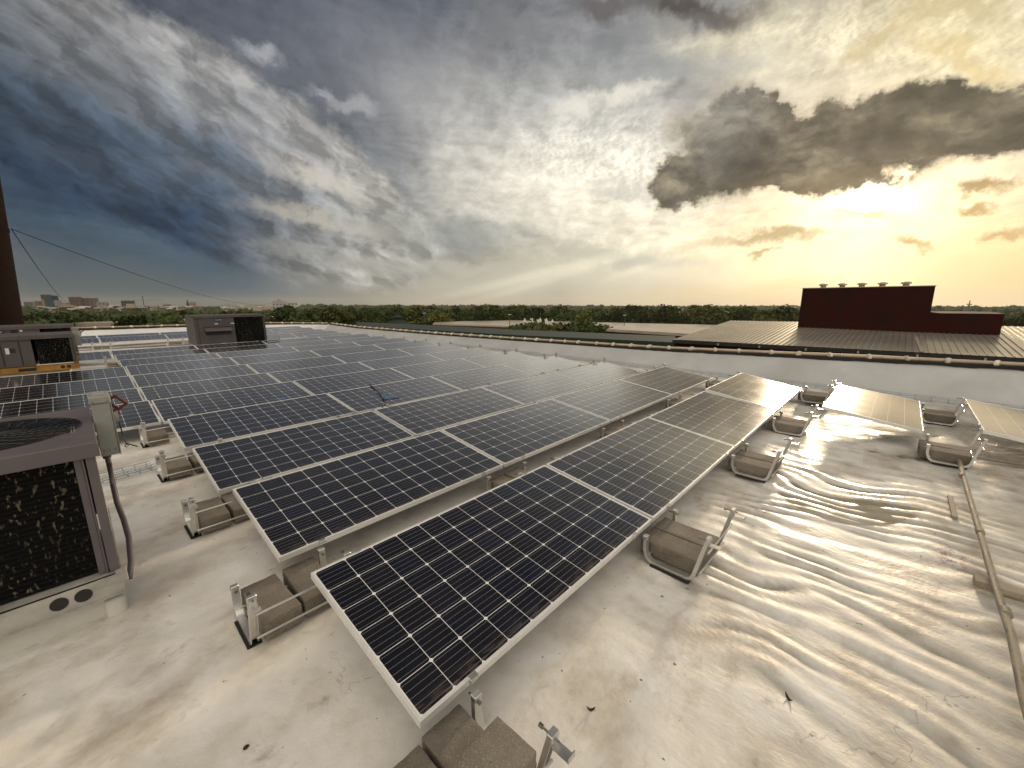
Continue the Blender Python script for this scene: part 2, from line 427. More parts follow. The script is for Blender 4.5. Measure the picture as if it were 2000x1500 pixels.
def cell_mat():
    m, t, b = mat('solar_cells')
    co = t.n.new('ShaderNodeTexCoord').outputs['Object']
    oi = t.n.new('ShaderNodeObjectInfo')
    x, y, z = t.sep(co)
    fx = t.m('DIVIDE', t.m('SUBTRACT', x, 0.015), CELL); fy = t.m('DIVIDE', t.m('SUBTRACT', y, 0.0145), CELL)
    ix = t.m('FLOOR', fx); iy = t.m('FLOOR', fy)
    cx = t.m('ABSOLUTE', t.m('SUBTRACT', t.m('FRACT', fx), .5)); cy = t.m('ABSOLUTE', t.m('SUBTRACT', t.m('FRACT', fy), .5))
    inside = t.m('MULTIPLY', t.m('LESS_THAN', cx, .4905), t.m('LESS_THAN', cy, .4905))
    inside = t.m('MULTIPLY', inside, t.m('LESS_THAN', t.m('ADD', cx, cy), .925))
    inb = t.m('MULTIPLY', t.m('MULTIPLY', t.m('GREATER_THAN', fx, 0), t.m('LESS_THAN', fx, 12)), t.m('MULTIPLY', t.m('GREATER_THAN', fy, 0), t.m('LESS_THAN', fy, 6)))
    inside = t.m('MULTIPLY', inside, inb)
    bus = t.m('LESS_THAN', t.m('ABSOLUTE', t.m('SUBTRACT', t.m('FRACT', t.m('MULTIPLY', fy, 5)), .5)), .026)
    wn = t.n.new('ShaderNodeTexWhiteNoise'); wn.noise_dimensions = '3D'
    t.put(wn.inputs['Vector'], t.xyz(ix, iy, t.m('MULTIPLY', oi.outputs['Random'], 91.0)))
    r = wn.outputs['Value']
    cell = t.ramp(r, [(0.0, (.0030, .0038, .0070)), (.5, (.0060, .0050, .0070)), (.8, (.0050, .0055, .0130)), (1.0, (.0045, .0065, .022))])
    cell = t.v('SCALE', cell, s=t.mr(t.noise(co, 9, 3, .6), .3, .7, .5, .9))
    c = t.mix(t.m('MULTIPLY', bus, .85), cell, (.26, .25, .27))
    c = t.mix(inside, (.82, .82, .80), c)
    dust = t.noise(t.v('ADD', co, t.v('SCALE', (5.0, 9.0, 3.0), s=oi.outputs['Random'])), 3.0, 5, .6)
    drt = t.m('MULTIPLY', t.mr(y, .10, .012), t.mr(t.noise(t.v('MULTIPLY', co, (6, 30, 1)), 2.0, 4, .6), .42, .62))
    c = t.mix(t.m('MULTIPLY', drt, .22), c, (.30, .24, .17))
    drop = t.mr(t.noise(t.v('ADD', co, t.v('SCALE', (31.0, 17.0, 3.0), s=oi.outputs['Random'])), 11.0, 2, .4), .795, .815)
    c = t.mix(t.m('MULTIPLY', drop, .7), c, (.45, .43, .38))
    c = t.mix(t.mr(dust, .3, .75, .0, .012), c, (.40, .30, .21))
    t.put(b.inputs['Base Color'], c)
    rg = t.mr(dust, .35, .7, .13, .20)
    t.put(b.inputs['Roughness'], rg)
    b.inputs['IOR'].default_value = 1.5
    b.inputs['Coat Weight'].default_value = 1.0; b.inputs['Coat IOR'].default_value = 1.65; b.inputs['Coat Roughness'].default_value = .16
    b.inputs['Sheen Weight'].default_value = .0; b.inputs['Sheen Roughness'].default_value = .4; b.inputs['Sheen Tint'].default_value = (1.0, .80, .62, 1)
    bn = t.n.new('ShaderNodeBump'); bn.inputs['Distance'].default_value = .0006
    t.put(bn.inputs['Height'], t.noise(co, 2.2, 2, .5)); t.put(b.inputs['Normal'], bn.outputs[0])
    return m


M['cells'] = cell_mat()


def coil_mat(scale=1.0):
    """finned coil: very dark, thin horizontal tubes, pale specks of bent fin and lint"""
    m, t, b = mat('coil_fins')
    co = t.n.new('ShaderNodeTexCoord').outputs['Object']
    x, y, z = t.sep(co)
    st = t.m('ABSOLUTE', t.m('SUBTRACT', t.m('FRACT', t.m('MULTIPLY', z, 38)), .5))
    sp = t.noise(t.v('MULTIPLY', co, (1, 1, .45)), 62 * scale, 3, .5)
    sp2 = t.noise(t.v('MULTIPLY', co, (1, 1, .35)), 5.5, 3, .55)
    base = t.mix(t.mr(st, .1, .5), (.002, .002, .0018), (.007, .0065, .0055))
    f = t.m('MULTIPLY', t.mr(sp, .57, .67), t.mr(sp2, .40, .60, .25, 1.0))
    base = t.mix(t.m('MULTIPLY', f, .8), base, (.20, .18, .12))
    t.put(b.inputs['Base Color'], base); b.inputs['Roughness'].default_value = .8; b.inputs['Specular IOR Level'].default_value = .1
    bn = t.n.new('ShaderNodeBump'); bn.inputs['Distance'].default_value = .003
    t.put(bn.inputs['Height'], t.m('ADD', st, sp)); t.put(b.inputs['Normal'], bn.outputs[0])
    return m


M['coil'] = coil_mat()


def roof_mat():
    """white sprayed roof coating, stained, rippled, with shallow standing water"""
    m, t, b = mat('roof_coating')
    co = t.n.new('ShaderNodeTexCoord').outputs['Object']
    x, y, z = t.sep(co)
    big = t.noise(co, .55, 5, .6); mid = t.noise(t.v('ADD', co, (3, 8, 0)), 2.3, 6, .62)
    fine = t.noise(co, 38, 4, .65); spk = t.noise(t.v('ADD', co, (9, 1, 0)), 24, 2, .5)
    base = t.ramp(mid, [(.30, (.54, .485, .40)), (.5, (.75, .715, .65)), (.68, (.85, .83, .79))])
    # tan stains and scuffs
    stn = t.noise(t.v('ADD', t.v('MULTIPLY', co, (1.0, 1.5, 1)), (1, 2, 0)), 1.35, 6, .70)
    base = t.mix(t.mr(stn, .50, .72, 0, .7), base, (.42, .34, .25))
    base = t.mix(t.mr(t.noise(t.v('ADD', co, (5, 5, 0)), 5.5, 5, .7), .58, .80, 0, .55), base, (.19, .145, .105))
    base = t.mix(t.mr(spk, .73, .77, 0, .85), base, (.07, .055, .045))
    # hairline wandering cracks
    wv = t.v('ADD', co, t.v('SCALE', t.v('SUBTRACT', t.noise(co, 2.6, 4, .6, color=True), (.5, .5, .5)), s=.8))
    vo = t.n.new('ShaderNodeTexVoronoi'); vo.feature = 'DISTANCE_TO_EDGE'; vo.inputs['Scale'].default_value = .85
    t.put(vo.inputs['Vector'], t.v('MULTIPLY', wv, (1, 1, 0)))
    crk = t.m('MULTIPLY', t.mr(vo.outputs['Distance'],   .0030, .0006), t.mr(t.noise(t.v('ADD', co, (2, 7, 0)), 1.1, 2, .5), .52, .62))
    base = t.mix(t.m('MULTIPLY', crk, .5), base, (.16, .125, .09))
    # standing water lies along the low strip by the conduit
    strip = t.m('MULTIPLY', t.m('MULTIPLY', t.mr(y, 1.9, .8), t.mr(y, -.25, .1)), t.mr(x, 2.6, 3.6))
    strip = t.m('MULTIPLY', strip, t.mr(x, 10.5, 8.5))
    pn = t.noise(t.xyz(t.m('MULTIPLY', x, 1.0), t.m('MULTIPLY', y, 1.0), 4.0), 1.25, 5, .55, .9)
    th = t.mr(strip, 0, 1, .80, .515, smooth=False)
    d_ = t.m('SUBTRACT', pn, th)
    at_ = t.n.new('ShaderNodeAttribute'); at_.attribute_name = 'trough_shade'
    trough_shade = t.m('MULTIPLY', at_.outputs['Fac'], t.mr(t.noise(t.v('ADD', co, (7, 3, 0)), 3.2, 6, .65), .32, .62, .25, 1.0))
    base = t.mix(t.m('MULTIPLY', trough_shade, .78), base, (.25, .225, .185))  # ripple shade painted into the coating's colour
    low_y_tone = t.m('MULTIPLY', t.mr(y, .9, -.6), t.mr(t.noise(t.v('ADD', co, (3, 3, 0)), 2.0, 5, .6), .35, .65, .3, 1.0))  # darker towards low y, broken up by noise
    base = t.mix(t.m('MULTIPLY', low_y_tone, .5), base, (.30, .265, .21))
    rust = t.m('MULTIPLY', t.mr(t.v('LENGTH', t.v('MULTIPLY', t.v('SUBTRACT', co, (3.35, -.12, 0)), (1.6, 2.6, 0))), .42, .05), t.mr(t.noise(co, 22, 4, .7), .48, .62))
    base = t.mix(t.m('MULTIPLY', rust, .85), base, (.16, .022, .028))
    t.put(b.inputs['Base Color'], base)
    rough = t.mr(mid, .3, .7, .43, .64)
    damp = t.m('MULTIPLY', t.m('MULTIPLY', t.mr(x, 2.6, 3.8), t.mr(y, 1.9, 1.0)), t.mr(t.noise(t.v('MULTIPLY', co, (1.6, .8, 1)), 1.8, 5, .55), .42, .56))
    rough = t.m('SUBTRACT', rough, t.m('MULTIPLY', damp, .30))
    t.put(b.inputs['Roughness'], rough)
    # ripples in the coating
    rv = t.v('ADD', co, t.v('SCALE', t.v('SUBTRACT', t.noise(co, .9, 3, .5, color=True), (.5, .5, .5)), s=.5))
    rip = t.noise(t.v('MULTIPLY', rv, (1.0, .28, 1)), 7.5, 4, .5)
    ripm = t.m('MULTIPLY', t.mr(x, .3, 1.4), t.mr(y, 2.4, .9))
    h = t.m('ADD', t.m('MULTIPLY', t.m('MULTIPLY', rip, ripm), .011), t.m('MULTIPLY', mid, .017))
    h = t.m('ADD', h, t.m('MULTIPLY', fine, t.mr(ripm, 0, 1, .0004, .0010, smooth=False)))
    h = t.m('ADD', h, t.m('MULTIPLY', t.noise(co, 9, 3, .5), .0016))
    bn = t.n.new('ShaderNodeBump'); bn.inputs['Distance'].default_value = 1.0; bn.inputs['Strength'].default_value = 1.0
    t.put(bn.inputs['Height'], h); t.put(b.inputs['Normal'], bn.outputs[0])
    return m


M['roof'] = roof_mat()


def water_mat():
    """thin film of rain water: clear, mirror-like at a glance"""
    m = bpy.data.materials.new('water_film'); m.use_nodes = True; t = NT(m.node_tree); t.n.clear()
    co = t.n.new('ShaderNodeTexCoord').outputs['Object']
    fr = t.n.new('ShaderNodeFresnel'); fr.inputs['IOR'].default_value = 1.33
    bn = t.n.new('ShaderNodeBump'); bn.inputs['Distance'].default_value = .0006
    t.put(bn.inputs['Height'], t.noise(co, 9, 3, .5))
    gl = t.n.new('ShaderNodeBsdfGlossy'); gl.inputs['Roughness'].default_value = .04; t.put(gl.inputs['Normal'], bn.outputs[0])
    tr = t.n.new('ShaderNodeBsdfTransparent'); tr.inputs['Color'].default_value = (.93, .915, .88, 1)
    mx = t.n.new('ShaderNodeMixShader'); t.l.new(fr.outputs[0], mx.inputs[0]); t.l.new(tr.outputs[0], mx.inputs[1]); t.l.new(gl.outputs[0], mx.inputs[2])
    o = t.n.new('ShaderNodeOutputMaterial'); t.l.new(mx.outputs[0], o.inputs[0])
    return m


M['water'] = water_mat()


def wall_slope_mat(c1=(.42, .42, .41), c2=(.54, .54, .53)):
    m, t, b = mat('parapet_membrane')
    co = t.n.new('ShaderNodeTexCoord').outputs['Object']
    n = t.noise(co, 1.2, 5, .6); f = t.noise(co, 26, 3, .6)
    base = t.ramp(n, [(.3, c1), (.7, c2)])
    s = t.noise(t.v('MULTIPLY', co, (2.5, .55, 2.5)), 3.1, 4, .6)
    base = t.mix(t.mr(s, .70, .76, 0, .8), base, (.10, .09, .075))
    t.put(b.inputs['Base Color'], base); b.inputs['Roughness'].default_value = .5
    bn = t.n.new('ShaderNodeBump'); bn.inputs['Distance'].default_value = .004
    t.put(bn.inputs['Height'], t.m('ADD', f, t.m('MULTIPLY', n, 3.0))); t.put(b.inputs['Normal'], bn.outputs[0])
    return m


M['slope'] = wall_slope_mat(); M['slope_lit'] = wall_slope_mat((.62, .62, .60), (.76, .76, .74))  # one membrane twice: right slope's shade, far slope's light put into colour


def rib_mat(name, c1, c2, rough=.35, metal=.3):
    m, t, b = mat(name)
    co = t.n.new('ShaderNodeTexCoord').outputs['Object']
    n = t.noise(co, .35, 5, .6)
    t.put(b.inputs['Base Color'], t.ramp(n, [(.3, c1), (.7, c2)]))
    b.inputs['Roughness'].default_value = rough; b.inputs['Metallic'].default_value = metal
    return m


M['ribroof'] = rib_mat('ribbed_metal_roof', (.60, .55, .46), (.78, .72, .62), .30, .8)
M['flatroof'] = rib_mat('pale_flat_roof', (.42, .37, .29), (.60, .52, .40), .45)


def leaf_mat(name, c1, c2):
    m, t, b = mat(name)
    co = t.n.new('ShaderNodeTexCoord').outputs['Object']
    oi = t.n.new('ShaderNodeObjectInfo')
    n = t.noise(t.v('ADD', co, t.v('SCALE', (40, 70, 20), s=oi.outputs['Random'])), .55, 4, .6)
    c = t.ramp(n, [(.35, c1), (.65, c2)])
    c = t.v('SCALE', c, s=t.mr(oi.outputs['Random'], 0, 1, .75, 1.3, smooth=False))
    t.put(b.inputs['Base Color'], c); b.inputs['Roughness'].default_value = .7
    b.inputs['Specular IOR Level'].default_value = .2
    return m


M['leaf'] = leaf_mat('foliage', (.024, .042, .010), (.070, .092, .020))
M['leaf_gold'] = leaf_mat('foliage_yellowing', (.045, .060, .012), (.100, .102, .020))
M['leaf_far'] = leaf_mat('foliage_far', (.030, .040, .018), (.052, .062, .028))


def ground_mat():
    m, t, b = mat('ground_cover')
    co = t.n.new('ShaderNodeTexCoord').outputs['Object']
    n = t.noise(co, .012, 6, .6); n2 = t.noise(co, .09, 4, .6)
    c = t.ramp(n, [(.35, (.035, .045, .018)), (.5, (.06, .062, .03)), (.62, (.12, .11, .085))])
    t.put(b.inputs['Base Color'], t.mix(t.mr(n2, .4, .7, 0, .6), c, (.03, .042, .015))); b.inputs['Roughness'].default_value = .9
    return m


M['ground'] = ground_mat()


def facade_mat(name, wall, glass, sx=.28, sz=.3, frac=.5):
    """wall with rows of dark windows, for buildings hundreds of metres off"""
    m, t, b = mat(name)
    co = t.n.new('ShaderNodeTexCoord').outputs['Object']
    x, y, z = t.sep(co)
    u = t.m('ADD', x, y)
    wu = t.m('LESS_THAN', t.m('FRACT', t.m('MULTIPLY', u, sx)), frac)
    wz = t.m('LESS_THAN', t.m('FRACT', t.m('MULTIPLY', z, sz)), .48)
    w = t.m('MULTIPLY', wu, wz)
    n = t.noise(co, .06, 3, .5)
    wallc = t.v('SCALE', t.mix(0.0, wall, wall), s=t.mr(n, .3, .7, .8, 1.2))
    t.put(b.inputs['Base Color'], t.mix(t.m('MULTIPLY', w, .85), wallc, glass)); b.inputs['Roughness'].default_value = .7
    return m


# ================================================================== mesh helpers
class MB:
    def __init__(self): self.b = bmesh.new()

    def box(self, x0, x1, y0, y1, z0, z1, mtx=None):
        vs = [self.b.verts.new((x, y, z)) for x in (x0, x1) for y in (y0, y1) for z in (z0, z1)]
        f = [(0, 1, 3, 2), (4, 6, 7, 5), (0, 4, 5, 1), (2, 3, 7, 6), (0, 2, 6, 4), (1, 5, 7, 3)]
        for q in f: self.b.faces.new([vs[i] for i in q])
        if mtx is not None:
            for v in vs: v.co = mtx @ v.co
        return self

    def rbox(self, x0, x1, y0, y1, z0, z1, r=.01, seg=2, mtx=None, jit=0.0):
        o = bmesh.new()
        vs = [o.verts.new((x, y, z)) for x in (x0, x1) for y in (y0, y1) for z in (z0, z1)]
        for q in [(0, 1, 3, 2), (4, 6, 7, 5), (0, 4, 5, 1), (2, 3, 7, 6), (0, 2, 6, 4), (1, 5, 7, 3)]:
            o.faces.new([vs[i] for i in q])
        bmesh.ops.bevel(o, geom=list(o.edges), offset=r, segments=seg, affect='EDGES', profile=.5)
        for v in o.verts:
            if jit: v.co += Vector((random.uniform(-jit, jit), random.uniform(-jit, jit), random.uniform(-jit, jit)))
            if mtx is not None: v.co = mtx @ v.co
        self.join(o); return self

    def join(self, o):
        me = bpy.data.meshes.new('tmp'); o.to_mesh(me); o.free(); self.b.from_mesh(me); bpy.data.meshes.remove(me)

    def tube(self, pts, r, n=8, cap=True):
        pts = [Vector(p) for p in pts]; rings = []
        rr = r if isinstance(r, (list, tuple)) else [r] * len(pts)
        up = Vector((0, 0, 1))
        for i, p in enumerate(pts):
            d = (pts[min(i + 1, len(pts) - 1)] - pts[max(i - 1, 0)]).normalized()
            a = d.cross(up)
            if a.length < .05: a = d.cross(Vector((1, 0, 0)))
            a.normalize(); c = d.cross(a).normalized()
            rings.append([self.b.verts.new(p + (a * math.cos(k * 2 * math.pi / n) + c * math.sin(k * 2 * math.pi / n)) * rr[i]) for k in range(n)])
        for i in range(len(rings) - 1):
            for k in range(n):
                self.b.faces.new((rings[i][k], rings[i][(k + 1) % n], rings[i + 1][(k + 1) % n], rings[i + 1][k]))
        if cap:
            self.b.faces.new(list(reversed(rings[0]))); self.b.faces.new(rings[-1])
        return self

    def sweep(self, pts, prof, xdir=Vector((1, 0, 0))):
        """sweep a closed profile [(a, b)] : a along xdir, b along the path's in-plane normal"""
        pts = [Vector(p) for p in pts]; rings = []
        for i, p in enumerate(pts):
            d = (pts[min(i + 1, len(pts) - 1)] - pts[max(i - 1, 0)]).normalized()
            nrm = xdir.cross(d).normalized()
            rings.append([self.b.verts.new(p + xdir * a + nrm * b_) for a, b_ in prof])
        n = len(prof)
        for i in range(len(rings) - 1):
            for k in range(n):
                self.b.faces.new((rings[i][k], rings[i][(k + 1) % n], rings[i + 1][(k + 1) % n], rings[i + 1][k]))
        self.b.faces.new(list(reversed(rings[0]))); self.b.faces.new(rings[-1])
        return self

    def cyl(self, p0, p1, r, n=12): return self.tube([p0, p1], r, n)

    def build(self, name, material, parent=None, smooth=False, bevel=0.0):
        bmesh.ops.recalc_face_normals(self.b, faces=self.b.faces)
        me = bpy.data.meshes.new(name); self.b.to_mesh(me); self.b.free()
        me.materials.append(material)
        if smooth:
            me.polygons.foreach_set('use_smooth', [True] * len(me.polygons))
            me.set_sharp_from_angle(angle=RAD(40))
        o = bpy.data.objects.new(name, me); C.objects.link(o)
        if parent is not None: o.parent = parent
        if bevel > 0:
            bv = o.modifiers.new('bevel', 'BEVEL'); bv.width = bevel; bv.segments = 2; bv.limit_method = 'ANGLE'
        return o


def tag(o, label=None, cat=None, group=None, kind=None):
    if label: o['label'] = label
    if cat: o['category'] = cat
    if group: o['group'] = group
    if kind: o['kind'] = kind
    return o


def empty(name, loc=(0, 0, 0), rot=(0, 0, 0)):
    o = bpy.data.objects.new(name, None); C.objects.link(o); o.location = loc; o.rotation_euler = rot
    o.empty_display_size = .1
    return o


def kids(o): return [c for c in C.objects if c.parent == o]


KID = {}


def copy_tree(o, parent=None):
    c = o.copy(); C.objects.link(c)
    for k in ('label', 'group'):
        if parent is None and k in c: del c[k]
    if parent is not None: c.parent = parent
    for ch in KID.get(o.name, []):
        copy_tree(ch, c)
    return c


def remember(o):
    """note the children of a prototype once, so that copying stays quick"""
    KID[o.name] = [c for c in C.objects if c.parent == o]
    for c in KID[o.name]: remember(c)


def textmesh(name, txt, size, material, parent, mtx, extrude=.0006):
    cu = bpy.data.curves.new(name, 'FONT'); cu.body = txt; cu.size = size; cu.extrude = extrude
    cu.align_x = 'CENTER'; cu.align_y = 'CENTER'
    to = bpy.data.objects.new(name, cu); C.objects.link(to)
    dg = bpy.context.evaluated_depsgraph_get()
    me = bpy.data.meshes.new_from_object(to.evaluated_get(dg))
    bpy.data.objects.remove(to)
    me.materials.clear(); me.materials.append(material)
    me.transform(mtx)
    o = bpy.data.objects.new(name, me); C.objects.link(o); o.parent = parent
    return o


# ================================================================== the roof
from mathutils import noise as mn


def spaced(a, b, near0, near1, fine, coarse):
    xs = []; x = a
    while x < b:
        xs.append(x)
        if near0 <= x <= near1: x += fine
        else:
            dist = (near0 - x) if x < near0 else (x - near1)
            x += min(coarse, fine + dist * .12)
            if xs[-1] < near0 < x: x = near0
    xs.append(b); return xs


YB, XR, YF = 25.35, 9.55, 26.5      # foot of the far slope, foot of the right-hand slope, far wall line


def roof_z(x, y):
    v = Vector((x * .45, y * .45, 0))
    h = .022 * (mn.noise(v) ) + .010 * mn.noise(v * 3.1 + Vector((4, 2, 0)))
    # ripples across the low strip, ridges running along Y with a lazy curve
    k = max(0, min(1, (x - .5) / 1.2)) * max(0, min(1, (2.2 - y) / 1.1))
    if k > 0:
        wob = .38 * mn.noise(Vector((x * .7, y * 1.0, 5))) + .15 * mn.noise(Vector((x * 2, y * 2.2, 9)))
        ph = (x + wob) * 2 * math.pi / .170
        amp = .0088 * (.25 + 1.5 * abs(mn.noise(Vector((x * 1.7, y * 1.3, 2)))))
        h += k * amp * (math.sin(ph) + .5 * math.sin(ph * .53 + 1.0)) + k * (.007 * mn.noise(Vector((x * 5, y * 1.6, 7))) + .0035 * mn.noise(Vector((x * 13, y * 4.5, 3))))
    # lumps where the coating was built up round the curb of the near unit
    k2 = max(0, 1 - math.hypot((x + 1.0) / 1.1, (y - 2.75) / .75))
    h += k2 * .035 * mn.noise(Vector((x * 6, y * 6, 1)))
    return h - .012


xs = spaced(-9, XR, -1.6, 4.6, .03, .6)
ys = spaced(-4, YB, -.9, 3.6, .03, .6)
me = bpy.data.meshes.new('roof_deck')
vv = [(x, y, roof_z(x, y) if (x < XR - .01 and y < YB - .01) else 0.0) for y in ys for x in xs]
nx = len(xs)
ff = [(j * nx + i, j * nx + i + 1, (j + 1) * nx + i + 1, (j + 1) * nx + i) for j in range(len(ys) - 1) for i in range(nx - 1)]
me.from_pydata(vv, [], ff); me.materials.append(M['roof'])
me.polygons.foreach_set('use_smooth', [True] * len(me.polygons))
# shading of the ripples as a colour mask: troughs painted darker
sa = me.attributes.new('trough_shade', 'FLOAT', 'POINT')
shades = []
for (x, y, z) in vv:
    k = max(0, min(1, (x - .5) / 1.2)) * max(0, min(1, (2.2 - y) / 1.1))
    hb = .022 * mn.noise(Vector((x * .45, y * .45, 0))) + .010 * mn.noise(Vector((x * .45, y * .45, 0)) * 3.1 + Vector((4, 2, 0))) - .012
    shades.append(max(0.0, min(1.0, (hb - z) / .0085)) * k)
sa.data.foreach_set('value', shades)
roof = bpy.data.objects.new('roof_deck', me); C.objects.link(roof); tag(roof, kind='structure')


# rain water standing in the hollows between the ripples
for (x0, x1, y0, y1, zl) in ((3.35, 6.4, -.1, 1.25, -.0195),):
    me = bpy.data.meshes.new('puddle'); n_ = 40
    cx_, cy_ = (x0 + x1) / 2, (y0 + y1) / 2
    ring = [(cx_ + (x1 - x0) / 2 * math.cos(a * 2 * math.pi / n_), cy_ + (y1 - y0) / 2 * math.sin(a * 2 * math.pi / n_), zl) for a in range(n_)]
    me.from_pydata(ring, [], [tuple(range(n_))]); me.materials.append(M['water'])
    o = bpy.data.objects.new('puddle', me); C.objects.link(o); tag(o, kind='structure')


def par_z(y):      # height of the right-hand parapet
    pts = ((-6, .80), (-1.3, .57), (.7, .53), (5, .40), (10.8, .33), (15.6, .29), (22.8, .28), (26.5, .36))
    for (a, za), (b_, zb) in zip(pts, pts[1:]):
        if y <= b_:
            return za + (zb - za) * max(0, (y - a)) / (b_ - a)
    return pts[-1][1]


def far_z(x): return .62 + (x + .4) * (-.012) if x < 7 else .53 + (x - 7) * (-.05)


# right-hand slope, then the far slope, mitred at the corner
XW = 10.5
b = MB()
yy = [-6 + i * .25 for i in range(int((YF + 6) / .25) + 1)]
for ya, yb in zip(yy, yy[1:]):
    q = []
    for yv, xo in ((ya, 0), (yb, 0)):
        f0 = max(0, (yv - YB) / (YF - YB))
        q.append(((XR + (XW - XR) * f0), yv, 0.0 + par_z(yv) * f0)); q.append((XW, yv, par_z(yv)))
    n_ = 6
    rows_ = []
    for (p, w) in ((q[0], q[1]), (q[2], q[3])):
        rr_ = []
        for i in range(n_ + 1):
            s_ = i / n_
            x_ = p[0] + (w[0] - p[0]) * s_
            z_ = p[2] + (w[2] - p[2]) * (s_ ** 1.25) + (.012 * mn.noise(Vector((x_, p[1] * .6, 3))) if 0 < i < n_ else 0)
            rr_.append(b.b.verts.new((x_, p[1], z_)))
        rows_.append(rr_)
    for i in range(n_):
        try: b.b.faces.new((rows_[0][i], rows_[0][i + 1], rows_[1][i + 1], rows_[1][i]))
        except ValueError: pass
bmesh.ops.remove_doubles(b.b, verts=b.b.verts, dist=.0005)
# outer thickness of the wall
tag(b.build('parapet_wall', M['slope'], smooth=True), 'long low grey white parapet slope along the right edge of the roof', 'wall')
b = MB(); rows_ = []
xx = [-9 + i * .4 for i in range(int((XW + 9) / .4) + 1)] + [XW]
for x_ in xx:
    f0 = max(0, (x_ - XR) / (XW - XR)); y0 = YB + (YF - YB) * f0; rr_ = []
    for i in range(6):
        s_ = i / 5
        zt = far_z(x_) if x_ < XW - .3 else par_z(YF)
        z0 = par_z(y0) * f0 * 1.0
        rr_.append(b.b.verts.new((x_, y0 + (YF - y0) * s_, z0 + (zt - z0) * s_ ** 1.2 + .002)))
    rows_.append(rr_)
for r0, r1 in zip(rows_, rows_[1:]):
    for i in range(5): b.b.faces.new((r0[i], r1[i], r1[i + 1], r0[i + 1]))
tag(b.build('parapet_wall', M['slope_lit'], smooth=True), 'bright white low parapet slope across the far end of the roof', 'wall')


# ---- coping pipes tied down with lumpy foam wraps
def coping(path, label, n_wraps, dirv_):
    t = empty('coping_pipe', path[0]); o0 = Vector(path[0])
    tag(t, label, 'pipe')
    P_ = [Vector(p) - o0 for p in path]
    b = MB(); b.tube([p + Vector((0, 0, .052)) for p in P_], .036, 10); b.build('pipe', M['foam_pipe'], t, smooth=True)
    # ragged near-black strip standing in for the shadow gap under the pipe
    b = MB()
    side = Vector((dirv_[1], -dirv_[0], 0))
    sub = []
    for p, q in zip(P_, P_[1:]):
        L = (q - p).length; k = max(1, int(L / .08))
        for i in range(k): sub.append(p.lerp(q, i / k))
    sub.append(P_[-1])
    ring = []
    for p in sub:
        w = p + o0
        rg = .05 + .045 * max(-.7, mn.noise(w * 1.3)) + .018 * mn.noise(w * 7)
        ring.append([b.b.verts.new(p + side * a + Vector((0, 0, z_))) for a, z_ in ((-.10, .012), (-.085 - rg * .2, -rg), (.10, -.10), (.10, .02))])
    for r0, r1 in zip(ring, ring[1:]):
        for i in range(4): b.b.faces.new((r0[i], r0[(i + 1) % 4], r1[(i + 1) % 4], r1[i]))
    b.build('shadow_gap_strip', M['foam_dark'], t)
    tot = sum((q - p).length for p, q in zip(P_, P_[1:])); step = tot / n_wraps
    for i in range(n_wraps):
        s_ = (i + .5) * step + random.uniform(-.06, .06); acc = 0
        for p, q in zip(P_, P_[1:]):
            L = (q - p).length
            if acc + L >= s_:
                c = p.lerp(q, (s_ - acc) / L); break
            acc += L
        b = MB(); o = bmesh.new()
        bmesh.ops.create_icosphere(o, subdivisions=3, radius=1.0)
        sx_ = random.uniform(.045, .062); tl = random.uniform(-.5, .5)
        seed = Vector((random.uniform(0, 50), 3, 1))
        d_ = Vector(dirv_)
        for v in o.verts:
            k = 1 + .22 * mn.noise(v.co * 2.2 + seed) + .1 * mn.noise(v.co * 6 + seed)
            a, s2, z_ = v.co.x * sx_ * k, v.co.y * .085 * k, v.co.z * .062 * k
            a += s2 * tl
            v.co = d_ * a + side * s2 + Vector((0, 0, z_ + .045))
            v.co += c
        b.join(o); b.build('foam_wrap', M['foam'], t, smooth=True)
    return t


coping([(XW, y_, par_z(y_)) for y_ in (-6, -3.5, -1.3, .7, 3, 5, 8, 10.8, 13, 15.6, 19, 22.8, 26.4)],
       'long beige coping pipe with lumpy foam wraps on the right parapet', 55, (0, 1, 0))
coping([(x_, YF, far_z(x_)) for x_ in (-8.5, -4, -.4, 3, 7, 10.35)], 'brown coping pipe with white wraps on the far parapet', 32, (-1, 0, 0))
# the building under the roof
b = MB(); b.box(-9.2, XW + .12, -6, YF + .12, -12.5, -.12)
tag(b.build('factory_building', M['brickred']), 'brick factory block directly beneath the white solar roof', 'building')

# ================================================================== solar panels
PLN, PWD, PITCH = 1.956, .992, 1.98
ROWS = 1.4676
TILT = RAD(7.66)
H0 = .22
FIT = {-1: (-.024, .031, .004), 0: (.054, -.017, .015), 1: (.005, -.013, .010), 2: (-.007, -.008, .009), 3: (-.017, -.006, -.033),
       4: (-.018, .003, -.022), 5: (-.016, -.010, -.017), 6: (-.023, -.037, -.024), 7: (.003, .042, -.011), 8: (.021, .054, .014),
       9: (0, -.014, .018), 10: (.011, -.013, .017), 11: (.010, -.012, .020), 12: (0, 0, .02), 13: (0, 0, .03), 14: (0, 0, .03),
       15: (0, -.05, .07), 16: (0, 0, .08)}
ORD = ['zeroth', 'first', 'second', 'third', 'fourth', 'fifth', 'sixth', 'seventh', 'eighth', 'ninth', 'tenth', 'eleventh', 'twelfth',
       'thirteenth', 'fourteenth', 'fifteenth', 'sixteenth']

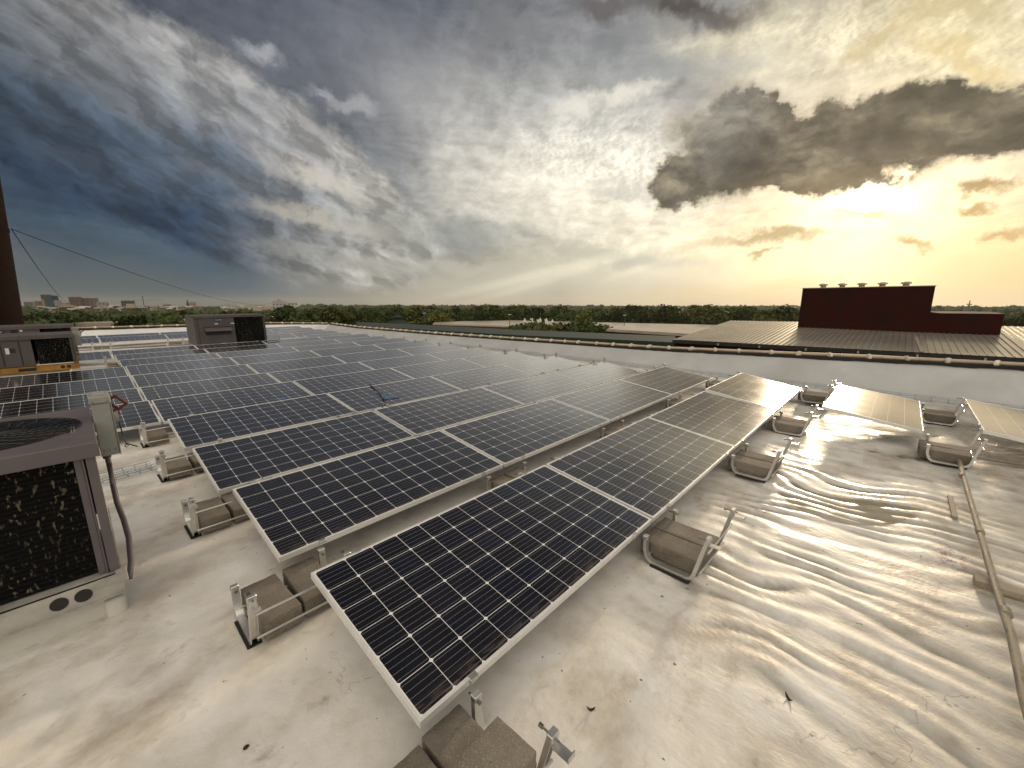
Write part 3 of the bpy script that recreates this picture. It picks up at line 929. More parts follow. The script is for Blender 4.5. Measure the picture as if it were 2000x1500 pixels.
panel0 = empty('solar_panel')
b = MB()
fw_, fh = .0115, .038
b.box(0, PLN, 0, fw_, -fh, 0); b.box(0, PLN, PWD - fw_, PWD, -fh, 0)
b.box(0, fw_, fw_, PWD - fw_, -fh, 0); b.box(PLN - fw_, PLN, fw_, PWD - fw_, -fh, 0)
fr = b.build('frame', M['frame'], panel0, bevel=.0015)
b = MB(); b.box(fw_, PLN - fw_, fw_, PWD - fw_, -.0075, -.0025); b.build('glass', M['cells'], panel0)
for x_ in (.26, PLN - .26):
    for y_ in (PWD - .012, -.014):
        b = MB(); b.rbox(x_ - .022, x_ + .022, y_, y_ + .026, -.020, .004, .002, 1); b.build('clamp', M['alu'], panel0)
remember(panel0)
first = True


def row_name(r): return 'front row' if r == 1 else ORD[r] + ' row back'


def place_panel(r, c, label, group):
    global first
    o = panel0 if first else copy_tree(panel0)
    first = False
    dx_, dy_, dz_ = FIT[r]
    o.location = (c * PITCH + dx_ + .012, r * ROWS + dy_, H0 + dz_ + random.uniform(-.004, .004))
    o.rotation_euler = (TILT + (RAD(1.8) if (r, c) == (1, 3) else 0) + random.uniform(-.004, .004), random.uniform(-.002, .002), random.uniform(-.0015, .0015))
    tag(o, label, 'solar panel', group)


GP = 'solar panels in the rows on the roof'
for r in range(1, 12):
    for c in range(4):
        place_panel(r, c, 'dark solar panel, %s from the left in the %s' % (['first', 'second', 'third', 'fourth'][c],
                    row_name(r)) if r < 5 else 'dark solar panel, %s right of the long seam, %s' % (['first', 'second', 'third', 'fourth'][c], row_name(r)), GP)
for r in (5, 6, 7, 8, 11):
    place_panel(r, -1, 'grey gridded solar panel left of the long seam in the %s' % row_name(r), GP)
for r in (6, 7, 8):
    place_panel(r, -2, 'grey solar panel second left of the long seam in the %s' % row_name(r), GP)
place_panel(12, 3, 'pale far solar panel alone in the twelfth row behind the hooded unit', GP)
for r in (13, 14):
    for c in (2, 3):
        place_panel(r, c, 'small pale far solar panel at the %s in the %s' % (['left', 'right end'][c - 2], row_name(r)), GP)
for r in (15, 16):
    for c in (-2, -1, 0, 1, 2, 3):
        place_panel(r, c, 'far solar panel in the %s, %s counted from the right end' % ('last row' if r == 16 else 'row before the last', ORD[4 - c]), GP)
place_panel(0, 3, 'cream glowing solar panel standing alone right of the front row', GP)
place_panel(-1, 3, 'half gold half black solar panel cut by the right edge', GP)

# ================================================================== ballast trays
tray0 = empty('ballast_tray')


def arc(p0, p1, p2, n=4):
    return [(p0[0] * (1 - t) ** 2 + 2 * p1[0] * t * (1 - t) + p2[0] * t * t, p0[1] * (1 - t) ** 2 + 2 * p1[1] * t * (1 - t) + p2[1] * t * t) for t in [i / n for i in range(n + 1)]]


pth = [(-.035, .185), (-.035, .10)] + arc((-.04, .085), (-.052, .022), (-.105, .018)) + [(-.29, .018)] + arc((-.315, .018), (-.352, .022), (-.365, .065)) + [(-.432, .345)]
prof = [(-.019, -.012), (-.019, .010), (-.015, .010), (-.015, -.008), (.015, -.008), (.015, .010), (.019, .010), (.019, -.012)]
for xx_ in (-.24, .24):
    b = MB(); b.sweep([(xx_, y_, z_) for y_, z_ in pth], prof); ch = b.build('channel', M['alu'], tray0, smooth=True)
    b = MB(); b.box(xx_ - .034, xx_ + .034, -.345, -.085, .000, .010); b.build('foot_pad', M['rubber'], tray0)
    # top clips: bolt one way, small angle bracket the other
    b = MB(); b.cyl((xx_, -.455, .328), (xx_, -.375, .328), .0045, 8); b.cyl((xx_, -.385, .328), (xx_, -.370, .328), .009, 6); b.build('bolt', M['bolt'], tray0); b = MB()
    b.cyl((xx_, -.055, .165), (xx_, .01, .165), .0045, 8); b.cyl((xx_, -.06, .165), (xx_, -.048, .165), .009, 6); b.build('bolt', M['bolt'], tray0)
    b = MB(); b.box(xx_ - .018, xx_ + .018, -.505, -.435, .300, .304); b.box(xx_ - .018, xx_ + .018, -.508, -.504, .300, .322)
    b.box(xx_ - .018, xx_ + .018, -.439, -.435, .300, .325)
    b.rbox(xx_ - .021, xx_ + .021, -.443, -.416, .322, .348, .003, 1); b.build('bracket', M['alu'], tray0); b = MB(); b.rbox(xx_ - .019, xx_ + .019, -.05, -.018, .168, .196, .003, 1)
    b.build('bracket', M['alu'], tray0)
for (y_, z_) in ((-.392, .075), (-.432, .235), (-.06, .06)):
    b = MB(); b.cyl((-.235, y_, z_), (.235, y_, z_), .0062, 8); b.build('rod', M['alu'], tray0, smooth=True)
remember(tray0)

block0 = None


def block_mesh():
    b = MB(); o = bmesh.new()
    vs = [o.verts.new((x, y, z)) for x in (-.094, .094) for y in (-.197, .197) for z in (0, .107)]
    for q in [(0, 1, 3, 2), (4, 6, 7, 5), (0, 4, 5, 1), (2, 3, 7, 6), (0, 2, 6, 4), (1, 5, 7, 3)]: o.faces.new([vs[i] for i in q])
    bmesh.ops.bevel(o, geom=list(o.edges), offset=.005, segments=2, affect='EDGES', profile=.5)
    bmesh.ops.subdivide_edges(o, edges=[e for e in o.edges if e.calc_length() > .03], cuts=8, use_grid_fill=True)
    for v in o.verts: v.co += Vector((1, 1, 1)) * (.0022 * mn.noise(v.co * 40)) + Vector((0, 0, .002 * mn.noise(v.co * 14 + Vector((3, 3, 3)))))
    b.join(o)
    return b


blk = None


def place_block(loc, rot, label, group='concrete ballast blocks'):
    global blk
    if blk is None:
        blk = block_mesh().build('concrete_block', M['block'], smooth=True); o = blk
    else:
        o = blk.copy(); C.objects.link(o)
    o.location = loc; o.rotation_euler = rot
    tag(o, label, 'concrete block', group)


tfirst = True


def place_tray(k, c, label, where, blocks=2, xoff=0.0, dz=0.0):
    """tray in the gap in front of row k+1, at the joint left of column c"""
    global tfirst
    o = tray0 if tfirst else copy_tree(tray0)
    tfirst = False
    yL = (k + 1) * ROWS + FIT[k + 1][1]; X = c * PITCH + xoff
    if k < 5: dz += max(roof_z(X - .24, yL - .2), roof_z(X + .24, yL - .2), roof_z(X, yL - .2)) + .001
    o.location = (X, yL, dz); o.rotation_euler = (0, 0, random.uniform(-.02, .02))
    tag(o, label, 'ballast tray', 'metal ballast trays between the panel rows')
    for i in range(blocks):
        sx_ = (-.106, .106)[i]
        place_block((X + sx_ + random.uniform(-.006, .006), yL - .175 + random.uniform(-.012, .012), .020 + dz), (0, random.uniform(-.015, .015), random.uniform(-.03, .03)),
                    '%s grey concrete block in the %s' % (('left', 'right')[i], where))


SEAM = {1: 'first', 2: 'second', 3: 'third'}
for k in range(0, 5):
    if k > 0:
        place_tray(k, 0, 'bare aluminium ballast tray at the left end between the %s and %s rows' % (ORD[k] if k > 1 else 'front', ORD[k + 1]),
                   'left end tray between the %s and %s rows' % (ORD[k] if k > 1 else 'front', ORD[k + 1]), 2 if k < 4 else 1, xoff=.0)
for k in range(0, 4):
    for c in (1, 2, 3):
        if k == 0:
            place_tray(k, c, 'aluminium ballast tray below the %s seam of the front row, right side' % SEAM[c],
                       'open tray below the %s seam of the front row' % SEAM[c], xoff=.075 if c < 3 else -.1)
        else:
            place_tray(k, c, 'ballast tray in the gap between %s and %s rows at their %s seam' % (ORD[k], ORD[k + 1], SEAM[c]),
                       'tray between %s and %s rows at their %s seam' % (ORD[k], ORD[k + 1], SEAM[c]))
for k in range(0, 12):
    place_tray(k, 4, 'ballast tray at the far right end between the %s and %s rows' % (ORD[k] if k else 'lone panel', ORD[k + 1]),
               'far right tray between the %s and %s rows' % (ORD[k] if k else 'lone panel', ORD[k + 1]), dz=.05, xoff=-.12 if k else -.05)
place_tray(-1, 3, 'ballast tray below the near corner of the lone cream panel', 'tray below the near corner of the lone cream panel', xoff=-.12)
place_tray(-1, 4, 'ballast tray below the far corner of the lone cream panel', 'tray below the far corner of the lone cream panel', xoff=-.15)
place_tray(0, 0, 'ballast tray at the bottom edge below the near corner of the front row', 'tray at the bottom edge', xoff=.02)
place_block((.030, 1.158, .1295), (0, .012, math.pi / 2 + .02), 'large grey concrete block lying across the two others at the bottom edge')
place_tray(10, 0, 'far ballast tray beside the grey duct behind the yellow railed unit', 'far tray beside the grey duct', 2, xoff=.08)
place_tray(14, 0, 'far ballast tray at the left, standing before the last panel rows', 'far left tray before the last rows', 2)
place_tray(14, 1, 'far ballast tray just left of the hooded rooftop unit', 'far tray just left of the hooded unit', 2, xoff=.15)
place_tray(12, 2, 'far ballast tray just right of the hooded rooftop unit', 'far tray just right of the hooded unit', 2, xoff=.85, dz=.05)

# ================================================================== rooftop units


def ac_unit(loc, W, D, z0, z1, coil, rail, label, cabm, curb=True, fan=None, hood=None, badge=None, stickers=(), rail_h=.13, split=(), box=None):
    """x runs from -W (left) to 0 (right end), y from 0 (front) to D; z0..z1 cabinet"""
    t = empty('rooftop_unit', loc); tag(t, label, 'air conditioner', 'rooftop air handling units')
    c0, c1 = coil                       # coil from c0 to c1 (negative x)
    p = .085
    b = MB()
    b.box(-W, c0 - p * .6, .012, D, z0, z1)                          # closed section
    b.box(c0 - p * .6, -.004, D * .93, D, z0, z1)                    # rear
    b.box(-.022, -.004, .06, D * .93, z0, z1)                        # right end
    b.build('cabinet', cabm, t, bevel=.004)
    b = MB()                                                        # corner post, folded
    b.box(c1, c1 + .030, .012, .05, z0, z1); b.box(c1 + .030, c1 + .038, -.002, .05, z0, z1)
    b.box(c1 + .044, 0.002, -.004, .055, z0, z1)
    b.build('corner_post', cabm, t, bevel=.003)
    b = MB(); b.box(c0, c1, .035, D * .9, z0 + .02, z1 - .01); b.build('coil', M['coil'], t)
    b = MB()
    b.rbox(-W - .03, .022, -.025, D + .03, z1 + .002, z1 + .026, .006, 2); b.box(-W - .03, .022, -.025, -.018, z1 - .055, z1 + .010)
    b.box(.015, .022, -.018, D + .03, z1 - .055, z1 + .010)
    lid = b.build('lid', cabm, t, bevel=.002)
    b = MB()
    y_, h_ = -.03, rail_h
    b.box(-W, .006, y_, y_ + .006, z0 - h_, z0 - .002); b.box(-W, .006, y_, .05, z0 - .008, z0 - .002); b.box(0, .006, y_ + .006, D, z0 - h_, z0 - .002)
    b.box(-W, .006, y_ - .012, y_, z0 - h_, z0 - h_ + .006)
    r_ = b.build('base_rail', rail, t)
    for xh in (-.155, -.245):
        b = MB(); b.cyl((xh, y_ - .003, z0 - h_ * .5), (xh, y_ + .001, z0 - h_ * .5), h_ * .27, 20); b.build('lifting_hole', M['black'], r_)
    b = MB(); b.box(-.86, -.62, y_ - .003, y_ + .001, z0 - h_ * .78, z0 - h_ * .28); b.build('fork_slot', M['black'], r_)
    if fan:
        fx_, fy_, fr_ = fan
        b = MB(); b.cyl((fx_, fy_, z1 + .020), (fx_, fy_, z1 + .029), fr_, 48); b.build('fan_opening', M['black'], t)
        b = MB()
        for i in range(1, 13):
            rr_ = fr_ * (i / 12.0); pts = [(fx_ + rr_ * math.cos(a * math.pi / 20), fy_ + rr_ * math.sin(a * math.pi / 20), z1 + .034 + .012 * (1 - (i / 12) ** 2)) for a in range(41)]
            b.tube(pts, .0028, 5, cap=False)
        for a in range(26):
            an = a * 2 * math.pi / 26
            b.tube([(fx_ + fr_ * s * math.cos(an + (s - .1) * .9), fy_ + fr_ * s * math.sin(an + (s - .1) * .9), z1 + .036 + .012 * (1 - s * s)) for s in (.1, .4, .7, 1.0)], .003, 5)
        b.build('fan_guard', M['black'], t)
        b = MB(); b.box(-.075, -.069, fy_ - .20, fy_ - .08, z1 + .024, z1 + .034); b.box(-.064, -.058, fy_ - .20, fy_ - .08, z1 + .024, z1 + .034); b.build('lid_seam_clip', M['alu'], t)
    for xs_ in split:
        b = MB(); b.box(xs_ - .006, xs_ + .006, .002, .016, z0 + .03, z1 - .05); b.build('panel_seam', M['black'], t)
    if hood:
        h0, h1, hz = hood
        b = MB()
        vs = [b.b.verts.new(v) for v in ((h0, .01, hz + .14), (h1, .01, hz + .14), (h1, -.20, hz), (h0, -.20, hz), (h0, .01, hz - .02), (h1, .01, hz - .02))]
        for q in ((0, 1, 2, 3), (3, 2, 5, 4), (0, 3, 4), (1, 5, 2)): b.b.faces.new([vs[i] for i in q])
        b.box(h0 - .02, h1 + .02, -.03, .012, hz + .14, hz + .165)
        b.build('intake_hood', cabm, t)
        b = MB(); b.box(h0 + .02, h1 - .02, .004, .012, hz - .14, hz - .03); b.build('intake_slot', M['black'], t)
    if badge:
        bx, bz, bs = badge
        o = bmesh.new(); bmesh.ops.create_circle(o, cap_ends=True, segments=32, radius=1)
        for v in o.verts: v.co = Vector((bx + v.co.x * bs, .008, bz + v.co.y * bs * .36))
        g = bmesh.ops.extrude_face_region(o, geom=list(o.faces))
        for v in [q for q in g['geom'] if isinstance(q, bmesh.types.BMVert)]: v.co.y -= .006
        b = MB(); b.join(o); bd = b.build('badge', M['blue'], t)
        mtx = Matrix.Translation((bx, -.0005, bz)) @ Matrix.Rotation(math.pi / 2, 4, 'X')
        textmesh('badge_lettering', 'Carrier', bs * .50, M['label'], bd, mtx)
    for (sx_, sz_, sw, sh, dark) in stickers:
        b = MB(); b.box(sx_, sx_ + sw, .006, .012, sz_, sz_ + sh); b.build('sticker', M['black'] if dark else M['label'], t)
    if box:
        x0, x1, y0, y1, q0, q1 = box
        b = MB(); b.rbox(x0, x1, y0, y1, q0, q1 - .045, .004, 1); b.rbox(x0 - .006, x1 + .006, y0 - .008, y1, q1 - .043, q1, .004, 1)
        b.box(x1 + .001, x1 + .006, y0 - .006, y1, q0 - .004, q1 - .05)
        sb = b.build('switch_box', M['boxgrey'], t)
        for (u_, v_) in ((.2, .1), (.8, .1), (.5, .1), (.12, .92), (.88, .92)):
            b = MB(); b.cyl((x0 + (x1 - x0) * u_, y0 - .012, q0 + (q1 - q0) * v_), (x0 + (x1 - x0) * u_, y0 + .002, q0 + (q1 - q0) * v_), .0045, 8)
            b.build('screw', M['bolt'], sb)
        b = MB(); b.rbox(x0 + .014, x1 - .014, y0 + .03, y1 - .03, q1 + .0005, q1 + .006, .002, 1); b.build('top_plate', M['boxgrey'], sb)
        cx_, cy_, cz_ = x1 + .035, (y0 + y1) / 2, q1 - .07
        mt = Matrix.Translation((cx_, cy_, cz_)) @ Matrix.Rotation(RAD(-38), 4, 'Y')
        b = MB()
        for q in ((-.034, .034, -.008, .008, .030, .046), (-.034, .034, -.008, .008, -.046, -.030), (-.034, -.018, -.008, .008, -.030, .030), (.018, .034, -.008, .008, -.030, .030), (-.05, -.034, -.012, .012, -.060, -.02)):
            b.rbox(*q, r=.003, seg=1, mtx=mt)
        b.build('red_handle', M['red'], sb)
        b = MB(); b.cyl((x1 + .01, cy_, q1 - .16), (x1 + .03, cy_, q1 - .16), .038, 18); b.build('handle_hub', M['boxgrey'], sb)
    return t


u1 = ac_unit((-.668, 3.42, 0), 2.3, 1.04, .265, 1.005, (-2.2, -.082), M['white_metal'],
             'large mauve grey rooftop unit with round black fan grille cut by the left edge', M['cabinet'], fan=(-.40, .51, .37),
             box=(.026, .112, .50, .72, .80, 1.185))
# its conduit, vent tail and condensate odds
b = MB(); b.tube([(.05, .55, .80), (.052, .55, .74), (.05, .545, .60), (.05, .50, .48), (.062, .38, .40), (.066, .25, .33), (.052, .10, .24), (.03, .03, .17)], .0145, 10)
b.tube([(.05, .55, .815), (.05, .55, .775)], .021, 10)
b.build('conduit', M['purple_pipe'], u1, smooth=True)
b = MB(); b.tube([(.137, .6, 1.0), (.145, .6, .9), (.15, .58, .84), (.20, .52, .82)], .004, 6); b.tube([(.14, .55, .83), (.15, .55, .84), (.16, .55, .83), (.15, .55, .82), (.14, .55, .83)], .003, 6)
b.build('loose_wire', M['cable'], u1)
b = MB(); b.rbox(-.02, .028, -.036, .02, .20, .27, .004, 1); b.box(-.10, -.01, -.037, -.033, .215, .26); b.build('rail_corner_plate', M['white_metal'], u1)
# membrane-clad curb the unit stands on
b = MB(); b.rbox(-3.3, -.70, 3.46, 4.45, -.05, .132, .03, 3)
for i in range(7): pass
b.rbox(-.76, -.665, 3.42, 3.52, -.05, .10, .03, 3)
tag(b.build('curb', M['curb'], smooth=True), 'cream coated curb under the big near rooftop unit', 'curb')
b = MB(); b.rbox(-3.4, -.80, 13.36, 14.4, -.05, .345, .03, 2); tag(b.build('curb', M['curb'], smooth=True), 'cream curb below the yellow railed rooftop unit', 'curb')

u2 = ac_unit((-.66, 13.3, .03), 3.0, 1.15, .45, 1.05, (-.56, -.07), M['yellow'], 'mauve rooftop unit with speckled coil and yellow ochre base rail, left side',
             M['cabinet_grey'], split=(-.78, -1.02), hood=(-2.2, -1.25, .62), stickers=((-.97, .72, .05, .12, False), (-.91, .74, .07, .09, True), (-1.33, .93, .14, .045, False)),
             box=(.004, .10, .20, .40, .80, 1.20), rail_h=.125)
u2b = ac_unit((-.62, 16.6, .05), 3.2, 1.3, .30, 1.10, (-.56, -.07), M['yellow'], 'farther mauve rooftop unit with blue oval badge behind the yellow railed one',
              M['cabinet_grey'], badge=(-1.35, 1.00, .16), stickers=((-.95, .99, .05, .05, False), (-1.10, .92, .12, .12, True)))
u3 = ac_unit((4.27, 17.5, .02), 2.12, 1.45, .295, 1.26, (-.92, -.06), M['yellow'], 'taupe rooftop unit with projecting intake hood and blue oval badge, centre left',
             M['cabinet_grey'], hood=(-1.86, -1.08, .76), badge=(-1.42, 1.13, .13), stickers=((-1.55, .98, .10, .03, False), (-1.08, .98, .12, .03, False), (-1.42, .29, .13, .035, False)),
             split=(-.965, -2.02), rail_h=.05)
for x_ in (2.35, 4.05):
    b = MB(); b.box(x_ - .1, x_ + .1, 17.55, 18.9, -.03, .255); tag(b.build('unit_support', M['yellow']), '%s ochre support under the hooded rooftop unit' % ('left' if x_ < 3 else 'right'), 'support')

# ducts and pipes on the roof
for (p0, p1, r_, lab) in (((-.9, 15.35, .09), (-.20, 15.45, .07), .085, 'short cream coated duct running from behind the yellow railed unit'),
                          ((-1.5, 20.6, .07), (2.3, 20.0, .06), .09, 'long white coated duct lying across the far roof')):
    b = MB(); p0 = Vector(p0); p1 = Vector(p1)
    b.tube([p0.lerp(p1, i / 14) + Vector((0, 0, .012 * mn.noise(Vector((i * .7, r_, 2))))) for i in range(15)], [r_ * (1 + .12 * mn.noise(Vector((i * .9, 4, r_)))) for i in range(15)], 12)
    tag(b.build('roof_duct', M['curb'], smooth=True), lab, 'duct')

t = empty('roof_conduit', (0, 0, 0)); tag(t, 'thin stained pipe running over the wet ripples at the right edge', 'pipe')
cp = [(5.85, -.30), (5.1, -.292), (4.64, -.288), (3.9, -.283), (3.39, -.279), (2.90, -.274), (2.43, -.278), (1.95, -.256), (1.5, -.25), (.9, -.24)]
b = MB(); b.tube([(x_, y_, .052 + .006 * mn.noise(Vector((x_ * 2, 1, 1)))) for x_, y_ in cp], .019, 12)
for x_ in (5.1, 3.75, 2.65):
    b.tube([(x_ - .03, -.284, .052), (x_ + .03, -.284, .052)], .025, 12)
b.build('pipe', M['conduit'], t, smooth=True)
b = MB(); b.tube([(5.86, -.28, .055), (5.90, -.5, .05), (5.97, -.85, .045), (6.05, -1.6, .045), (6.1, -3.0, .045)], .017, 10)
b.rbox(5.82, 5.90, -.33, -.27, .03, .08, .01, 2); b.build('branch_pipe', M['conduit'], t, smooth=True)
for (x_, y_, lab) in ((3.02, -.30, 'small weathered wood sleeper under the thin roof pipe'), (4.35, -.18, 'narrow dark slot stripe beside the thin roof pipe')):
    b = MB()
    if y_ < -.25: b.rbox(x_ - .045, x_ + .045, y_ - .13, y_ + .10, -.01, .030, .004, 1)
    else: b.rbox(x_ - .28, x_ + .22, y_ - .02, y_ + .015, -.02, .004, .003, 1)  # thin bar modelled in place of a dark slot in the coating
    tag(b.build('sleeper', M['wood'] if y_ < -.25 else M['conduit']), lab, 'wood block')


# wire cable trays
def basket(p0, p1, w, h, step, label):
    t = empty('cable_tray', p0); tag(t, label, 'cable tray')
    p0 = Vector(p0); p1 = Vector(p1) - p0; L = p1.length; d = p1.normalized(); s_ = Vector((-d.y, d.x, 0))
    for (a, z_) in ((-w / 2, 0), (-w / 2, h), (w / 2, 0), (w / 2, h), (0, 0), (-w / 2, h * .5), (w / 2, h * .5)):
        b = MB(); b.cyl(s_ * a + Vector((0, 0, z_)), d * L + s_ * a + Vector((0, 0, z_)), .0032, 5); b.build('long_wire', M['galv'], t)
    k = int(L / step)
    for i in range(k + 1):
        q = d * (i * step)
        b = MB(); b.tube([q - s_ * w / 2 + Vector((0, 0, h)), q - s_ * w / 2, q + s_ * w / 2, q + s_ * w / 2 + Vector((0, 0, h))], .0032, 5)
        b.build('cross_wire', M['galv'], t)


basket((-.68, 5.93, .015), (-.27, 6.01, .015), .15, .06, .095, 'short pale blue wire cable tray at the left ends of the rows')
basket((9.15, -2.2, .03), (9.45, 13.5, .03), .14, .075, .20, 'long thin wire cable tray at the foot of the right parapet')

# loose cable and tape on a panel, bits of debris
b = MB(); b.tube([(2.78, 7.02, .322), (2.72, 6.86, .335), (2.66, 6.6, .310), (2.60, 6.30, .270), (2.50, 6.0, .232), (2.40, 5.90, .222), (2.36, 5.86, .215), (2.35, 5.80, .17)], .008, 8)
tag(b.build('loose_cable', M['cable'], smooth=True), 'black cable lying over a panel in the fourth row', 'cable')
b = MB(); mt = Matrix.Translation((2.70, 6.17, .258)) @ Matrix.Rotation(TILT, 4, 'X') @ Matrix.Rotation(RAD(-12), 4, 'Z')
b.box(-.15, .15, -.018, .018, 0, .003, mt); tag(b.build('tape_strip', M['tape']), 'bright blue strip of tape across the black cable', 'tape')
b = MB(); b.rbox(1.29, 1.36, 6.88, 6.92, .336, .346, .003, 1); tag(b.build('tape_scrap', M['tape']), 'small blue scrap stuck on a panel edge in the fifth row', 'tape')
b = MB(); b.tube([(3.75, 17.0, .40), (3.9, 16.9, .385), (4.1, 16.8, .37), (4.5, 16.9, .385)], .014, 6)
tag(b.build('loose_cable', M['cable'], smooth=True), 'dark cable below the speckled coil of the hooded unit', 'cable')
for i, (x_, y_, s_, rz, lab) in enumerate(((1.311, .495, .022, .9, 'dark curled leaf on the rippled roof, lower right'), (.654, 1.115, .020, 2.2, 'small brown leaf beside the crack, bottom centre'),
                                        (-.42, 2.06, .012, .4, 'dark round speck of debris near the lower left corner'))):
    b = MB(); o = bmesh.new(); bmesh.ops.create_icosphere(o, subdivisions=2, radius=1)
    for v in o.verts: v.co = Vector((v.co.x * s_, v.co.y * s_ * (.32 if i < 2 else .8), v.co.z * s_ * .22 + .02 * v.co.x * v.co.x * (i < 2)))
    b.join(o); o = b.build('dry_leaf', M['leaf_dry'], smooth=True); o.location = (x_, y_, roof_z(x_, y_) + .004); o.rotation_euler.z = rz
    tag(o, lab, 'leaf')

# ================================================================== beyond the roof
GA, GB_, G0 = -.016, -.004, -12.5


def gz(x, y): return G0 + GA * x + GB_ * y


def at(u, v, z):
    """the point at height z seen at u, v of the 2000 px photograph"""
    d = ray(u, v); t = (z - CPOS.z) / d.z
    return CPOS + d * t


def out(u, D):
    """ground position D metres off on the bearing of column u"""
    d = ray(u, 595); k = D / math.hypot(d.x, d.y)
    x, y = CPOS.x + d.x * k, CPOS.y + d.y * k
    return Vector((x, y, gz(x, y)))


def ztop(u, v, D):
    d = ray(u, v); return CPOS.z + d.z * D / math.hypot(d.x, d.y)


me = bpy.data.meshes.new('ground')
S_ = 9000
pts = [(-S_, -S_), (S_, -S_), (S_, S_), (-S_, S_)]
me.from_pydata([(x, y, gz(x, y)) for x, y in pts], [], [(0, 1, 2, 3)]); me.materials.append(M['ground'])
go = bpy.data.objects.new('ground', me); C.objects.link(go); tag(go, kind='structure')

# ---- ribbed metal roof next door with the dark red penthouse on it
t = empty('annex_building', (45, 0, -2)); tag(t, 'low building with ribbed metal roof below the dark red penthouse', 'building')
L_ = lambda x, y, z: Vector((x, y, z)) - Vector((45, 0, -2))
EY0, EY1 = 16.0, -26.0
ex = lambda y: 38.5 + (16 - y) * .085
ux = lambda y: 47.9 + (16 - y) * .20 if y > -2 else 51.5 + (-2 - y) * .02
b = MB(); ys_ = [EY0 + (EY1 - EY0) * i / 40 for i in range(41)]
low = [b.b.verts.new(L_(ex(y), y, -2.0)) for y in ys_]; top = [b.b.verts.new(L_(ux(y) + 8, y, -1.4 + .5)) for y in ys_]
for i in range(40): b.b.faces.new((low[i], low[i + 1], top[i + 1], top[i]))
for i in range(0, 106):
    y = EY0 - .2 - i * .39
    p, q = L_(ex(y), y, -2.0), L_(ux(y) + 8, y, -.9)
    d = (q - p).normalized()
    b.sweep([p + Vector((0, 0, .03)), q + Vector((0, 0, .03))], [(-.025, -.03), (-.025, .025), (.025, .025), (.025, -.03)], Vector((0, 1, 0)))
b.build('ribbed_roof', M['ribroof'], t)
b = MB()
lo2 = [L_(ex(y) + .15, y, -2.12) for y in (EY0, EY1)]
g0 = gz(45, 0)
vs = [b.b.verts.new(v) for v in (L_(ex(EY0) + .15, EY0 - .1, -2.1), L_(ex(EY1) + .15, EY1, -2.1), L_(59, EY1, -1.0), L_(59, EY0 - .1, -1.0),
                                 L_(ex(EY0) + .15, EY0 - .1, -14), L_(ex(EY1) + .15, EY1, -14), L_(59, EY1, -14), L_(59, EY0 - .1, -14))]
for q in ((0, 1, 5, 4), (1, 2, 6, 5), (2, 3, 7, 6), (3, 0, 4, 7)): b.b.faces.new([vs[i] for i in q])
b.build('wall', M['brickred'], t)
b = MB(); b.box(ex(EY0) - 45 - .2, ex(EY0) - 45 + .2, EY0 - 42.0, EY0, -.32, -.05)
b.b.verts.ensure_lookup_table()
for v in b.b.verts: v.co.x = ex(v.co.y) - 45 + (v.co.x - (ex(EY0) - 45))
b.build('gutter', M['foam_dark'], t)
for i in range(9):
    y = 12 - i * 3.2
    b = MB(); b.box(ex(y) - 45 - .28, ex(y) - 45 - .18, y - .06, y + .06, -.30, -.12); b.build('gutter_strap', M['trim'], t)
for (u0, u1, v0, v1) in ((1383, 1402, 641, 648), (1408, 1432, 641, 650)):
    p = at((u0 + u1) / 2, 646, -1.70)
    b = MB(); b.box(p.x - 45 - .9, p.x - 45 + 1.3, p.y - .45, p.y + .45, .30 - .0, .42); b.build('skylight', M['label'], t)
b = MB(); y = -1.0
b.sweep([L_(ex(y), y, -1.93), L_(ux(y) + .4, y + .3, -1.38)], [(-.10, -.02), (-.10, .05), (.10, .05), (.10, -.02)], Vector((0, 1, 0))); b.build('ridge_strip', M['trim'], t)

t = empty('penthouse', (52, 2, -1.6)); tag(t, 'tall windowless dark red penthouse with five roof vents', 'building')
b = MB(); b.box(0, 9, -3.45, 6.27, -.2, 4.38); b.build('tall_wall', M['brickred'], t)
b = MB(); b.box(.03, 8, -7.78, -3.452, -.3, 1.98); b.build('low_wall', M['brickred'], t)
b = MB(); b.box(-.05, 9.05, -3.50, 6.33, 4.381, 4.45); b.build('coping', M['trim'], t)
b = MB(); b.box(-.02, 8.05, -7.84, -3.51, 1.981, 2.03); b.build('low_coping', M['brickred'], t)
for u in (1608, 1645, 1683, 1723, 1769):
    d = ray(u, 560); k = (54.0 - CPOS.x) / d.x; y = CPOS.y + d.y * k - 2
    b = MB(); b.cyl((2.0, y, 4.44), (2.0, y, 4.72), .24, 14)
    pr_ = [(.24, 4.66), (.42, 4.70), (.34, 4.84), (.18, 4.88)]
    rings = [[b.b.verts.new((2.0 + r_ * math.cos(a * math.pi / 8), y + r_ * math.sin(a * math.pi / 8), z_)) for a in range(16)] for r_, z_ in pr_]
    for r0, r1 in zip(rings, rings[1:]):
        for a in range(16): b.b.faces.new((r0[a], r0[(a + 1) % 16], r1[(a + 1) % 16], r1[a]))
    b.b.faces.new(rings[-1]); b.build('roof_vent', M['trim'], t)


